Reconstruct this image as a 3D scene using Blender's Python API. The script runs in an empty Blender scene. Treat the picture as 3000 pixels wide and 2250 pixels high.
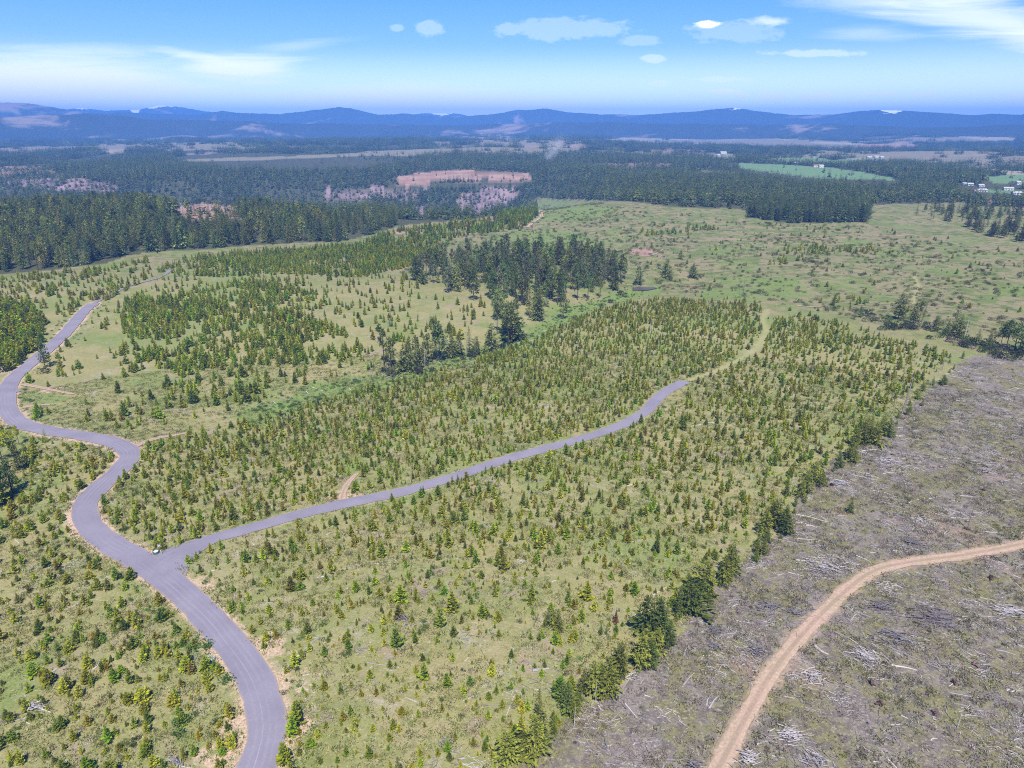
import bpy, math, random
import numpy as np
from mathutils import Vector
rng = np.random.default_rng(7)
random.seed(7)
R = math.radians
sc = bpy.context.scene
COL = sc.collection

# ------------------------------------------------------------------ camera model
CAMH, PITCH, F = 100.0, R(20.0), 1536.0
def rays(uv):
    uv = np.asarray(uv, float).reshape(-1, 2)
    x = (uv[:, 0] - 1106) / F; y = (829.5 - uv[:, 1]) / F
    cp, sp = math.cos(PITCH), math.sin(PITCH)
    d = np.stack([x, cp + y * sp, -sp + y * cp], 1)
    return d / np.linalg.norm(d, axis=1)[:, None]
def project(P):
    P = np.asarray(P, float); cp, sp = math.cos(PITCH), math.sin(PITCH)
    y, z = P[:, 1], P[:, 2] - CAMH
    dep = y * cp - z * sp; up = y * sp + z * cp
    dep = np.where(dep < .1, .1, dep)
    return 1106 + F * P[:, 0] / dep, 829.5 - F * up / dep, dep

# ------------------------------------------------------------------ noise
def _hash(ix, iy, s):
    h = (ix.astype(np.int64) * 374761393 + iy.astype(np.int64) * 668265263 + s * 974634777) & 0xFFFFFFFF
    h = ((h ^ (h >> 13)) * 1274126177) & 0xFFFFFFFF
    return ((h ^ (h >> 16)) & 0xFFFF) / 65535.0
def vnoise(x, y, s=0):
    ix, iy = np.floor(x), np.floor(y); fx, fy = x - ix, y - iy
    fx = fx * fx * fx * (fx * (fx * 6 - 15) + 10); fy = fy * fy * fy * (fy * (fy * 6 - 15) + 10)
    a = _hash(ix, iy, s); b = _hash(ix + 1, iy, s); c = _hash(ix, iy + 1, s); d = _hash(ix + 1, iy + 1, s)
    return (a + (b - a) * fx) * (1 - fy) + (c + (d - c) * fx) * fy
def fbm(x, y, scale, oct=4, s=0):
    x = np.asarray(x, float) / scale; y = np.asarray(y, float) / scale
    t = 0; a = .5; n = 0
    for i in range(oct):
        t = t + a * vnoise(x, y, s + i * 17); n += a; a *= .5; x = x * 2.03 + 11.3; y = y * 2.03 + 5.7
    return t / n
def sstep(a, b, x):
    t = np.clip((x - a) / (b - a), 0, 1); return t * t * (3 - 2 * t)

# ------------------------------------------------------------------ terrain height
def flatG(pts):
    d = rays(pts); return d[:, :2] * (CAMH / -d[:, 2])[:, None]
def seg_dist(x, y, line):
    best = np.full(np.shape(x), 1e9)
    for a, b in zip(line[:-1], line[1:]):
        v = b - a; L = v @ v + 1e-9
        t = np.clip(((x - a[0]) * v[0] + (y - a[1]) * v[1]) / L, 0, 1)
        best = np.minimum(best, np.hypot(x - a[0] - t * v[0], y - a[1] - t * v[1]))
    return best
CREEK0 = flatG([(560, 900), (640, 870), (760, 835), (850, 810), (950, 790), (1030, 772), (1100, 750), (1190, 708), (1235, 672), (1310, 648), (1400, 622), (1480, 600)])
def H(x, y):
    x = np.asarray(x, float); y = np.asarray(y, float)
    r = np.hypot(x, y)
    z = (fbm(x, y, 170, 3, 1) - .5) * 7 * sstep(60, 400, r)
    z = z + (fbm(x, y, 22, 3, 5) - .5) * .7
    m = r < 900
    cd = np.full(x.shape, 1e9); cd[m] = seg_dist(x[m], y[m], CREEK0)
    z = z - 4.0 * np.exp(-(cd / 32) ** 2)
    # wooded ridge on the left, open knoll in the middle distance
    z = z + 26 * np.exp(-(((x + 430) / 260) ** 2 + ((y - 830) / 190) ** 2))
    z = z + 12 * np.exp(-(((x - 150) / 210) ** 2 + ((y - 900) / 150) ** 2))
    # canyon beyond the rim
    cx = sstep(230, -60, x) * sstep(-2200, -1500, x)
    cy = 1330 + .06 * (x + 500) + 90 * np.sin(x / 420.)
    prof = 1 / (1 + ((y - cy) / 300) ** 4)
    z = z - cx * prof * (85 + 30 * (fbm(x, y, 160, 3, 9) - .5)) 
    z = z + sstep(1000, 1700, r) * (1 - cx * prof) * (fbm(x, y, 420, 3, 3) - .5) * 18
    z = z + sstep(1500, 3600, r) * (fbm(x, y, 1300, 3, 21) - .5) * 75
    z = z + sstep(5000, 9000, r) * (fbm(x, y, 2600, 3, 25) - .42) * 130
    return z
TT = np.geomspace(60, 30000, 420)
def G(pts):
    d = rays(pts); n = len(d)
    X, Y, Z = d[:, :1] * TT, d[:, 1:2] * TT, CAMH + d[:, 2:] * TT
    hit = Z < H(X.ravel(), Y.ravel()).reshape(Z.shape); hit[:, -1] = True
    k = np.maximum(hit.argmax(1), 1); a, b = TT[k - 1].copy(), TT[k].copy()
    for _ in range(16):
        m = .5 * (a + b); below = CAMH + d[:, 2] * m < H(d[:, 0] * m, d[:, 1] * m)
        b = np.where(below, m, b); a = np.where(below, a, m)
    return d[:, :2] * b[:, None]
def Hs(x, y): return float(H(np.array([x]), np.array([y]))[0])
def densify(pts, n=4):
    pts = np.asarray(pts, float); o = []
    for a, b in zip(pts, np.roll(pts, -1, 0)):
        for i in range(n): o.append(a + (b - a) * i / n)
    return np.array(o)
def poly(pts, n=3): return G(densify(pts, n))
def pip(x, y, P):
    inside = np.zeros(x.shape, bool)
    m = (x >= P[:, 0].min()) & (x <= P[:, 0].max()) & (y >= P[:, 1].min()) & (y <= P[:, 1].max())
    if not m.any(): return inside
    xx, yy = x[m], y[m]; ins = np.zeros(xx.shape, bool)
    for (x1, y1), (x2, y2) in zip(P, np.roll(P, -1, 0)):
        if y1 == y2: continue
        c = ((y1 > yy) != (y2 > yy)) & (xx < (x2 - x1) * (yy - y1) / (y2 - y1) + x1)
        ins ^= c
    inside[m] = ins
    return inside
def spline(P, step=2.5):
    P = np.asarray(P, float); P = np.vstack([2 * P[0] - P[1], P, 2 * P[-1] - P[-2]]); o = []
    for i in range(1, len(P) - 2):
        n = max(2, int(np.linalg.norm(P[i + 1] - P[i]) / step))
        for k in range(n):
            t = k / n
            o.append(.5 * (2 * P[i] + (P[i + 1] - P[i - 1]) * t + (2 * P[i - 1] - 5 * P[i] + 4 * P[i + 1] - P[i + 2]) * t * t + (3 * P[i] - P[i - 1] - 3 * P[i + 1] + P[i + 2]) * t ** 3))
    o.append(P[-2]); return np.array(o)

# ------------------------------------------------------------------ layout (traced as ground points)
MAIN = spline(G([(520, 1760), (556, 1659), (576, 1570), (556, 1480), (505, 1400), (442, 1325), (372, 1262), (300, 1210), (235, 1172), (190, 1130), (186, 1088), (218, 1050), (262, 1012), (281, 982), (256, 960), (190, 944), (110, 932), (45, 915), (18, 885), (14, 852), (30, 818), (75, 778), (118, 742), (152, 708), (182, 672), (203, 656)]))
UPPER = spline(G([(203, 656), (222, 645), (262, 626), (300, 612), (345, 600), (368, 584)]))
SPUR = spline(G([(330, 1238), (375, 1205), (440, 1172), (520, 1148), (640, 1113), (760, 1085), (880, 1060), (1000, 1024), (1120, 985), (1240, 953), (1320, 928), (1390, 893), (1430, 852), (1480, 824)]))
SIDE = spline(G([(30, 850), (8, 842), (-40, 832), (-120, 822)]))
GRASSY = spline(G([(1480, 824), (1545, 802), (1600, 775), (1640, 745), (1655, 712), (1648, 690), (1658, 668)]))
DIRT = spline(G([(1500, 1740), (1552, 1659), (1600, 1570), (1660, 1465), (1730, 1375), (1800, 1302), (1880, 1238), (1960, 1216), (2080, 1200), (2212, 1175), (2330, 1140)]))
FARTRK = spline(G([(1140, 492), (1152, 480), (1170, 468), (1168, 458), (1158, 450)]), 6)
TRKS = [spline(G(p), 3) for p in ([(52, 830), (90, 838), (130, 846), (160, 852)], [(285, 968), (320, 952), (370, 942), (405, 936)], [(735, 1088), (742, 1062), (755, 1040), (775, 1022)], [(50, 880), (80, 876), (110, 874)], [(1345, 546), (1390, 553), (1415, 549), (1432, 539)], [(1720, 660), (1745, 663), (1775, 664)])]
MEADTRK = spline(G([(1480, 518), (1600, 517), (1760, 515), (1900, 512), (1960, 506)]), 8)
YELTRK = spline(G([(1972, 655), (1978, 635), (1982, 615), (1975, 598)]), 5)
CREEK = G([(560, 900), (640, 870), (760, 835), (850, 812), (950, 792), (1030, 775), (1100, 752), (1190, 712), (1235, 675), (1310, 650), (1400, 625)])
CLEAR = poly([(1085, 1700), (1150, 1640), (1290, 1500), (1420, 1400), (1500, 1320), (1580, 1240), (1670, 1150), (1740, 1060), (1800, 1000), (1930, 905), (2010, 840), (2075, 785), (2120, 765), (2230, 775), (2420, 830), (2600, 1100), (2600, 1750)])
LUSH = [poly(p) for p in ([(1170, 690), (1190, 655), (1235, 650), (1230, 680)], [(50, 862), (60, 850), (120, 852), (150, 862), (90, 875)], [(20, 1060), (60, 1010), (120, 1015), (140, 1045), (60, 1075)], [(370, 1400), (420, 1385), (440, 1395), (380, 1425)], [(740, 1030), (760, 985), (800, 975), (795, 1010)], [(1010, 705), (1060, 695), (1060, 710)], [(900, 630), (820, 620), (960, 640)], [(490, 705), (560, 690), (600, 700), (520, 715)],
    [(1110, 470), (1165, 432), (1230, 432), (1330, 450), (1300, 470), (1180, 480)], [(1500, 640), (1560, 600), (1720, 600), (1760, 640), (1620, 655)], [(1040, 520), (1120, 495), (1240, 500), (1330, 530), (1200, 545)], [(380, 625), (480, 640), (560, 628), (600, 640), (470, 660)])]
BARE = [poly(p) for p in ([(840, 386), (900, 374), (980, 366), (1145, 374), (1150, 388), (1060, 392), (980, 390), (880, 402)], [(370, 452), (440, 440), (525, 452), (520, 474), (440, 478), (400, 474)], [(965, 485), (1000, 480), (1015, 492), (980, 496)], [(1040, 470), (1075, 466), (1080, 480), (1050, 480)], [(1100, 482), (1145, 478), (1145, 490), (1105, 490)], [(1350, 540), (1400, 535), (1410, 550), (1370, 552)], [(230, 300), (330, 297), (385, 304), (250, 306)], [(1840, 313), (1960, 308), (1990, 315), (1900, 320)], [(845, 500), (900, 490), (910, 498), (860, 505)], [(1340, 362), (1375, 360), (1375, 368), (1345, 370)], [(2085, 436), (2130, 430), (2130, 440)])]
PURP = [poly(p) for p in ([(0, 392), (60, 388), (180, 384), (262, 405), (240, 417), (80, 412)], [(700, 408), (800, 407), (880, 405), (950, 408), (860, 425), (760, 434), (700, 430)], [(880, 460), (920, 450), (955, 470), (900, 474)], [(985, 430), (1040, 408), (1110, 405), (1125, 428), (1060, 455), (1000, 470)], [(0, 360), (20, 358), (20, 368)])]
TAN = [poly(p) for p in ([(1300, 301), (1420, 293), (1520, 290), (1640, 297), (1760, 304), (1980, 316), (1900, 322), (1700, 322), (1500, 311), (1330, 307)], [(2035, 300), (2110, 291), (2210, 296), (2180, 303), (2060, 307)], [(225, 322), (280, 319), (276, 330), (228, 332)], [(1480, 378), (1520, 368), (1650, 376), (1600, 381)], [(2060, 365), (2212, 380), (2212, 371), (2120, 362)], [(1880, 342), (2000, 345), (1990, 336), (1900, 334)])]
FIELD = [poly(p) for p in ([(1596, 352), (1700, 356), (1800, 362), (1935, 384), (1930, 390), (1760, 385), (1600, 364)], [(1640, 344), (1760, 339), (1800, 346), (1860, 340), (1900, 342), (1880, 351), (1810, 357), (1700, 351)], [(2110, 382), (2300, 370), (2300, 394), (2150, 395)], [(2105, 406), (2212, 414), (2300, 420), (2300, 428), (2150, 418)], [(1545, 340), (1590, 330), (1570, 340)])]
GAPS = [poly(p) for p in ([(1590, 354), (1700, 362), (1940, 388), (1935, 404), (1760, 402), (1600, 380)], [(2100, 390), (2300, 392), (2300, 408), (2120, 406)], [(2068, 396), (2215, 410), (2300, 425), (2300, 436), (2068, 424)], [(1540, 336), (1590, 332), (1590, 346), (1540, 346)], [(1860, 340), (1920, 340), (1920, 352), (1860, 352)], [(835, 400), (1150, 388), (1150, 400), (840, 412)])]
PLANT = [poly(p) for p in ([(370, 340), (470, 330), (620, 332), (850, 352), (790, 369), (640, 368), (420, 362)], [(0, 298), (120, 295), (180, 300), (60, 306)])]
FE_U = [-600, 0, 60, 150, 230, 280, 340, 420, 560, 730, 800, 860, 1000, 1080, 1140, 1160, 1400, 1430, 1610, 1620, 1700, 1870, 1885, 2090, 2100, 2212, 2800]
FE_V = [600, 592, 587, 577, 567, 550, 543, 541, 528, 522, 508, 488, 474, 466, 440, 428, 436, 446, 452, 470, 482, 480, 440, 438, 445, 447, 450]
def in_forest(x, y, z):
    u, v, _ = project(np.stack([x, y, z], 1))
    return (v < np.interp(u, FE_U, FE_V)) & (np.hypot(x, y) > 450)
def any_in(x, y, polys):
    o = np.zeros(x.shape, bool)
    for P in polys: o |= pip(x, y, P)
    return o

# ------------------------------------------------------------------ materials
def new_mat(name):
    m = bpy.data.materials.new(name); m.use_nodes = True
    nt = m.node_tree; nt.nodes.clear(); return m, nt
class N:
    def __init__(s, nt): s.nt = nt
    def n(s, t, **k):
        nd = s.nt.nodes.new(t)
        for a, b in k.items(): setattr(nd, a, b)
        return nd
    def put(s, sock, v):
        if isinstance(v, bpy.types.NodeSocket): s.nt.links.new(v, sock)
        elif v is not None:
            if sock.type == 'RGBA' and len(v) == 3: v = (*v, 1)
            sock.default_value = v
    def math(s, op, a, b=None, c=None, clamp=False):
        nd = s.n('ShaderNodeMath', operation=op, use_clamp=clamp)
        for i, v in enumerate((a, b, c)): s.put(nd.inputs[i], v)
        return nd.outputs[0]
    def mix(s, f, a, b, bt='MIX'):
        nd = s.n('ShaderNodeMix', data_type='RGBA', blend_type=bt)
        s.put(nd.inputs[0], f); s.put(nd.inputs[6], a); s.put(nd.inputs[7], b)
        return nd.outputs[2]
    def noise(s, vec, scale, detail=3, rough=.55, dist=0):
        nd = s.n('ShaderNodeTexNoise'); s.put(nd.inputs['Vector'], vec)
        nd.inputs['Scale'].default_value = scale; nd.inputs['Detail'].default_value = detail
        nd.inputs['Roughness'].default_value = rough; nd.inputs['Distortion'].default_value = dist
        return nd.outputs[0]
    def ramp(s, v, a, b, o0=0., o1=1., t='SMOOTHSTEP'):
        nd = s.n('ShaderNodeMapRange', interpolation_type=t); s.put(nd.inputs[0], v)
        nd.inputs[1].default_value = a; nd.inputs[2].default_value = b; nd.inputs[3].default_value = o0; nd.inputs[4].default_value = o1
        return nd.outputs[0]
    def out(s, col, rough=.9, bump=None, bs=.5, bd=.2, spec=.2):
        p = s.n('ShaderNodeBsdfPrincipled'); s.put(p.inputs['Base Color'], col); p.inputs['Roughness'].default_value = rough
        p.inputs['Specular IOR Level'].default_value = spec
        if bump is not None:
            b = s.n('ShaderNodeBump'); b.inputs['Strength'].default_value = bs; b.inputs['Distance'].default_value = bd
            s.put(b.inputs['Height'], bump); s.put(p.inputs['Normal'], b.outputs[0])
        o = s.n('ShaderNodeOutputMaterial'); s.nt.links.new(p.outputs[0], o.inputs[0]); return p

def mat_ground():
    m, nt = new_mat('meadow_ground'); k = N(nt)
    geo = k.n('ShaderNodeNewGeometry').outputs['Position']
    def att(nm):
        a = k.n('ShaderNodeAttribute', attribute_name=nm); sp = k.n('ShaderNodeSeparateColor'); nt.links.new(a.outputs['Color'], sp.inputs[0])
        return sp.outputs[0], sp.outputs[1], sp.outputs[2], a.outputs['Alpha']
    clear, lush, dirt, forest = att('zone_a'); field, purp, bare, tan = att('zone_b'); plant, rough_, yel, _ = att('zone_c')
    n200 = k.noise(geo, .006, 4); n40 = k.noise(geo, .028, 4); n8 = k.noise(geo, .14, 4, .6); n2 = k.noise(geo, .55, 4, .65); n05 = k.noise(geo, 2.2, 3, .7)
    nB = k.noise(geo, .07, 5, .65, .6)
    tanc = k.mix(k.ramp(n40, .4, .6), (.285, .245, .105), (.325, .268, .145))
    grn = k.mix(k.ramp(n8, .35, .65), (.185, .20, .052), (.235, .238, .078))
    base = k.mix(k.ramp(k.math('ADD', k.math('MULTIPLY', n40, .5), k.math('MULTIPLY', nB, .5)), .40, .58), tanc, grn)
    brown = k.mix(n2, (.34, .255, .185), (.26, .20, .13))
    base = k.mix(k.math('MULTIPLY', k.ramp(nB, .55, .66), .85), base, brown)
    base = k.mix(k.math('MULTIPLY', k.ramp(k.noise(geo, .11, 5, .7, .8), .57, .66), .6), base, k.mix(n2, (.40, .36, .29), (.25, .215, .16)))
    # open country further off: broad patches of green and of dry ground
    vor = k.noise(geo, .045, 5, .7, 1.2)
    wild = k.mix(k.ramp(vor, .46, .58), (.238, .20, .102), (.135, .165, .042))
    wild = k.mix(k.ramp(n8, .5, .66), wild, (.085, .11, .035))
    base = k.mix(rough_, base, wild)
    # cut-over ground: weathered litter with patches of regrowth
    ca = k.mix(k.ramp(n2, .35, .65), (.145, .120, .102), (.245, .208, .185))
    cb = k.mix(k.ramp(n2, .35, .62), (.118, .108, .044), (.205, .182, .084))
    cc = k.mix(k.ramp(k.math('ADD', k.math('MULTIPLY', nB, .6), k.math('MULTIPLY', n2, .4)), .43, .57), ca, cb)
    cc = k.mix(k.math('MULTIPLY', k.ramp(n40, .58, .7), .6), cc, (.30, .20, .15))
    base = k.mix(clear, base, cc)
    lc = k.mix(k.ramp(n2, .3, .7), (.115, .175, .035), (.20, .25, .065))
    base = k.mix(lush, base, lc)
    base = k.mix(plant, base, k.mix(n8, (.05, .09, .03), (.10, .15, .045)))
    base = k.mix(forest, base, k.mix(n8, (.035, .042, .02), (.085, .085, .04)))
    base = k.mix(field, base, k.mix(n40, (.115, .20, .085), (.155, .245, .105)))
    base = k.mix(tan, base, k.mix(n40, (.26, .23, .15), (.34, .29, .21)))
    base = k.mix(purp, base, k.mix(k.ramp(n40, .35, .65), (.16, .11, .125), (.30, .21, .22)))
    base = k.mix(bare, base, k.mix(k.ramp(n40, .35, .65), (.27, .155, .12), (.36, .235, .18)))
    base = k.mix(yel, base, (.34, .315, .14))
    base = k.mix(dirt, base, k.mix(k.ramp(n05, .35, .65), (.40, .27, .19), (.60, .43, .31)))
    # fine litter: pale stems and dark tufts
    base = k.mix(k.ramp(n05, .56, .68, 0, .42), base, (.55, .50, .40))
    base = k.mix(k.math('MULTIPLY', k.ramp(n2, .56, .66), .5), base, k.mix(.5, base, (.05, .07, .015)))
    base = k.mix(k.ramp(n05, .44, .32, 0, .55), base, k.mix(.6, base, (.05, .05, .02)))
    hgt = k.math('ADD', k.math('MULTIPLY', n2, .6), k.math('MULTIPLY', n05, .3))
    k.out(base, .95, hgt, .7, .5, .1)
    return m
def mat_road():
    m, nt = new_mat('compacted_gravel'); k = N(nt)
    uv = k.n('ShaderNodeAttribute', attribute_name='across').outputs['Fac']
    geo = k.n('ShaderNodeNewGeometry').outputs['Position']
    n = k.noise(geo, .12, 4); f = k.noise(geo, 2.5, 4, .7); w = k.noise(geo, .06, 2)
    c = k.mix(k.ramp(n, .3, .7), (.205, .182, .222), (.245, .22, .262))
    uw = k.math('ADD', uv, k.math('MULTIPLY', k.math('SUBTRACT', w, .5), .22))
    for pos, wd, st in ((-.5, .14, .10), (-.16, .05, .30), (.2, .13, .10), (.52, .14, .08)):
        d = k.math('ABSOLUTE', k.math('SUBTRACT', uw, pos))
        msk = k.math('MULTIPLY', k.ramp(d, wd, 0, 0, st), k.ramp(k.noise(geo, .05, 3), .35, .6))
        c = k.mix(msk, c, (.52, .47, .50))
    e = k.ramp(k.math('ABSOLUTE', k.math('ADD', uv, k.math('MULTIPLY', k.math('SUBTRACT', f, .5), .2))), .86, 1.0)
    c = k.mix(k.math('MULTIPLY', e, .6), c, (.34, .27, .20))
    c = k.mix(k.ramp(f, .35, .7, 0, .3), c, (.16, .14, .18))
    k.out(c, .92, f, .3, .05, .15); return m
def mat_dirt():
    m, nt = new_mat('bare_earth_track'); k = N(nt)
    uv = k.n('ShaderNodeAttribute', attribute_name='across').outputs['Fac']
    geo = k.n('ShaderNodeNewGeometry').outputs['Position']
    f = k.noise(geo, 1.6, 4, .7); g = k.noise(geo, .5, 4, .65); b = k.noise(geo, .1, 3)
    c = k.mix(k.ramp(f, .3, .7), (.32, .225, .15), (.47, .35, .245))
    c = k.mix(k.ramp(b, .4, .65, 0, .4), c, (.50, .31, .25))
    cen = k.math('MULTIPLY', k.ramp(k.math('ABSOLUTE', uv), .36, .14), k.ramp(f, .40, .54))
    c = k.mix(k.math('MULTIPLY', cen, .5), c, (.16, .13, .085))
    ed = k.math('MULTIPLY', k.ramp(k.math('ABSOLUTE', k.math('ADD', uv, k.math('MULTIPLY', k.math('SUBTRACT', g, .5), .7))), .72, .98), .85)
    c = k.mix(ed, c, k.mix(g, (.28, .19, .15), (.2, .19, .09)))
    k.out(c, .95, f, .6, .15, .1); return m
def mat_foliage(name, spread=.5):
    m, nt = new_mat(name); k = N(nt)
    a = k.n('ShaderNodeAttribute', attribute_type='INSTANCER', attribute_name='tint').outputs['Color']
    rnd = k.n('ShaderNodeObjectInfo').outputs['Random']
    geo = k.n('ShaderNodeNewGeometry').outputs['Position']
    v = k.n('ShaderNodeAttribute', attribute_name='leaf').outputs['Fac']
    c = k.mix(1., a, k.n('ShaderNodeValue').outputs[0], 'MULTIPLY'); nt.nodes.remove(nt.nodes[-1]) if False else None
    bri = k.math('MULTIPLY', k.ramp(rnd, 0, 1, 1 - spread * .5, 1 + spread * .5, 'LINEAR'), k.ramp(v, 0, 1, .62, 1.38, 'LINEAR'))
    cmb = k.n('ShaderNodeCombineColor')
    for i in range(3): nt.links.new(bri, cmb.inputs[i])
    c = k.mix(1., a, cmb.outputs[0], 'MULTIPLY')
    d = k.n('ShaderNodeBsdfDiffuse'); nt.links.new(c, d.inputs[0])
    t = k.n('ShaderNodeBsdfTranslucent'); nt.links.new(k.mix(.35, c, (.26, .28, .02)), t.inputs[0])
    mx = k.n('ShaderNodeMixShader'); mx.inputs[0].default_value = .33
    nt.links.new(d.outputs[0], mx.inputs[1]); nt.links.new(t.outputs[0], mx.inputs[2])
    o = k.n('ShaderNodeOutputMaterial'); nt.links.new(mx.outputs[0], o.inputs[0]); return m
def mat_wood(name, a, b, scale=3.):
    m, nt = new_mat(name); k = N(nt)
    tc = k.n('ShaderNodeTexCoord').outputs['Object']; rnd = k.n('ShaderNodeObjectInfo').outputs['Random']
    n = k.noise(tc, scale, 4, .65)
    c = k.mix(k.ramp(k.math('ADD', n, k.math('MULTIPLY', k.math('SUBTRACT', rnd, .5), .5)), .25, .75), a, b)
    k.out(c, .9, n, .4, .05, .1); return m
def mat_plain(name, a, b, scale=2., rough=.8):
    m, nt = new_mat(name); k = N(nt)
    n = k.noise(k.n('ShaderNodeTexCoord').outputs['Object'], scale, 3)
    k.out(k.mix(n, a, b), rough); return m
M_GROUND, M_ROAD, M_DIRT = mat_ground(), mat_road(), mat_dirt()
M_NEEDLE = mat_foliage('conifer_needles'); M_LEAF = mat_foliage('shrub_leaves', .7)
M_BARK = mat_wood('bark', (.07, .05, .035), (.16, .115, .08))
M_GREY = mat_wood('weathered_wood', (.22, .198, .19), (.52, .475, .455))
M_DEADBR = mat_wood('dead_wood', (.13, .10, .10), (.27, .22, .21))
M_SLASH = mat_wood('slash_wood', (.18, .16, .165), (.48, .44, .44), 1.2)
M_SOIL = mat_wood('root_soil', (.06, .035, .03), (.22, .13, .10), 2.)

# ------------------------------------------------------------------ object helpers
def mesh(name, V, Fc, mats, midx=None, smooth=False):
    me = bpy.data.meshes.new(name); me.from_pydata([tuple(v) for v in V], [], Fc); 
    for m in mats: me.materials.append(m)
    if midx is not None: me.polygons.foreach_set('material_index', midx)
    if smooth: me.polygons.foreach_set('use_smooth', [True] * len(me.polygons))
    me.update(); return me
def leaf_attr(me, seed=0):
    g = np.random.default_rng(seed); n = len(me.polygons)
    a = me.attributes.new('leaf', 'FLOAT', 'FACE'); a.data.foreach_set('value', g.random(n).astype(np.float32))
def link(name, data, parent=None, kind=None, label=None, cat=None, group=None, loc=None, rz=0, scale=None):
    o = bpy.data.objects.new(name, data); COL.objects.link(o)
    if parent: o.parent = parent
    if kind: o['kind'] = kind
    if label: o['label'] = label
    if cat: o['category'] = cat
    if group: o['group'] = group
    if loc is not None: o.location = loc
    o.rotation_euler[2] = rz
    if scale is not None: o.scale = scale if hasattr(scale, '__len__') else (scale,) * 3
    return o

# ------------------------------------------------------------------ terrain
def build_ground():
    dep = np.concatenate([np.arange(74, 3.0, -.085), np.geomspace(3.0, .345, 150)])
    rr = CAMH / np.tan(np.radians(dep))
    az = np.radians(np.concatenate([np.linspace(-100, -44, 50)[:-1], np.linspace(-44, 44, 820), np.linspace(44, 100, 50)[1:]]))
    A, Rr = np.meshgrid(az, rr); x = (np.sin(A) * Rr).ravel(); y = (np.cos(A) * Rr).ravel()
    z = H(x, y); n = len(x); r = np.hypot(x, y)
    wx = x + (fbm(x, y, 9, 3, 41) - .5) * 7 + sstep(400, 1500, r) * (fbm(x, y, 60, 3, 43) - .5) * 60
    wy = y + (fbm(x, y, 9, 3, 42) - .5) * 7 + sstep(400, 1500, r) * (fbm(x, y, 60, 3, 44) - .5) * 60
    za = np.zeros((n, 4), np.float32); zb = np.zeros((n, 4), np.float32); zc = np.zeros((n, 4), np.float32)
    near = r < 900
    xn, yn = x[near], y[near]; wxn, wyn = wx[near], wy[near]
    n1 = fbm(xn, yn, 2.2, 3, 51); n2 = fbm(xn, yn, 14, 3, 52)
    za[:, 0] = pip(wx, wy, CLEAR)
    cd = seg_dist(xn, yn, CREEK)
    l = (sstep(13, 5, cd + (n2 - .5) * 18) * .95)
    za[near, 1] = l
    za[:, 1] = np.maximum(za[:, 1], any_in(wx, wy, LUSH) * (.45 + .5 * fbm(x, y, 25, 3, 53)))
    za[near, 1] = np.maximum(za[near, 1], .55 * sstep(.58, .74, fbm(xn, yn, 34, 4, 54)) * (1 - za[near, 0]))
    # banks beside the graded roads
    d = seg_dist(wxn * .3 + xn * .7, wyn * .3 + yn * .7, MAIN[::2]) - 3.2
    bank = np.maximum(sstep(2.6, .2, d + (n1 - .5) * 2.5) * sstep(.38, .54, n2 * .55 + n1 * .45), .75 * sstep(.9, .3, d + (n1 - .5) * 1.2))
    d2 = seg_dist(xn, yn, SPUR[::2]) - 2.4
    bank = np.maximum(bank, sstep(1.2, .1, d2 + (n1 - .5) * 2) * sstep(.5, .65, n2 * .5 + n1 * .5) * .8)
    for p, rad in (((596, 1480), 7), ((610, 1580), 6), ((580, 1400), 5), ((505, 1610), 7), ((520, 1570), 4), ((430, 1275), 5), ((300, 965), 5), ((745, 1075), 6), ((112, 842), 4), ((5, 800), 8)):
        c = G([p])[0]; bank = np.maximum(bank, sstep(1, .4, np.hypot(xn - c[0], yn - c[1]) / rad + (n1 - .5) * 1.6) * .8)
    za[near, 2] = bank
    verge = sstep(4.5, 2.5, np.minimum(d, d2) + (n1 - .5) * 3) * sstep(.45, .6, n2)
    za[near, 1] = np.maximum(za[near, 1], verge * .5 * (1 - bank))
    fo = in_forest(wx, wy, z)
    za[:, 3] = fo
    for L, w, ch in ((DIRT, 3.2, .35),):
        dd = seg_dist(xn, yn, L[::2]); za[near, 2] = np.maximum(za[near, 2], sstep(w, 1.4, dd + (n1 - .5) * 2.4) * ch)
    zb[:, 0] = any_in(x, y, FIELD); zb[:, 1] = any_in(wx, wy, PURP); zb[:, 2] = any_in(wx, wy, BARE); zb[:, 3] = any_in(wx, wy, TAN)
    zc[:, 0] = any_in(wx, wy, PLANT); zc[:, 1] = sstep(370, 520, r + .35 * (x - 60))
    dd = np.minimum(seg_dist(xn, yn, GRASSY[::2]), seg_dist(xn, yn, YELTRK)); zc[near, 2] = sstep(2.6, .6, dd + (n1 - .5) * 2.2) * .6
    dd = seg_dist(xn, yn, MEADTRK); zb[near, 2] = np.maximum(zb[near, 2], sstep(5, 1, dd) * .8)
    # scattered clearings in the far woods
    far = fo & (r > 2400) & (fbm(x, y, 700, 3, 61) > .61); zb[far, 3] = .6
    g2 = fo & (r > 1900) & (fbm(x, y, 520, 3, 63) > .585); zc[g2, 0] = np.maximum(zc[g2, 0], .8)
    b2 = fo & (r > 1900) & (fbm(x, y, 330, 3, 65) > .70); zb[b2, 2] = np.maximum(zb[b2, 2], .6)
    nr, nc = A.shape
    i = np.arange(nr - 1)[:, None] * nc + np.arange(nc - 1)[None]; q = np.stack([i, i + 1, i + nc + 1, i + nc], -1).reshape(-1, 4)
    me = bpy.data.meshes.new('ground'); me.vertices.add(n); me.vertices.foreach_set('co', np.stack([x, y, z], 1).astype(np.float32).ravel())
    me.loops.add(q.size); me.loops.foreach_set('vertex_index', q.ravel().astype(np.int32))
    me.polygons.add(len(q)); me.polygons.foreach_set('loop_start', np.arange(0, q.size, 4, dtype=np.int32))
    me.polygons.foreach_set('use_smooth', np.ones(len(q), bool)); me.materials.append(M_GROUND)
    me.update(calc_edges=True)
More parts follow.
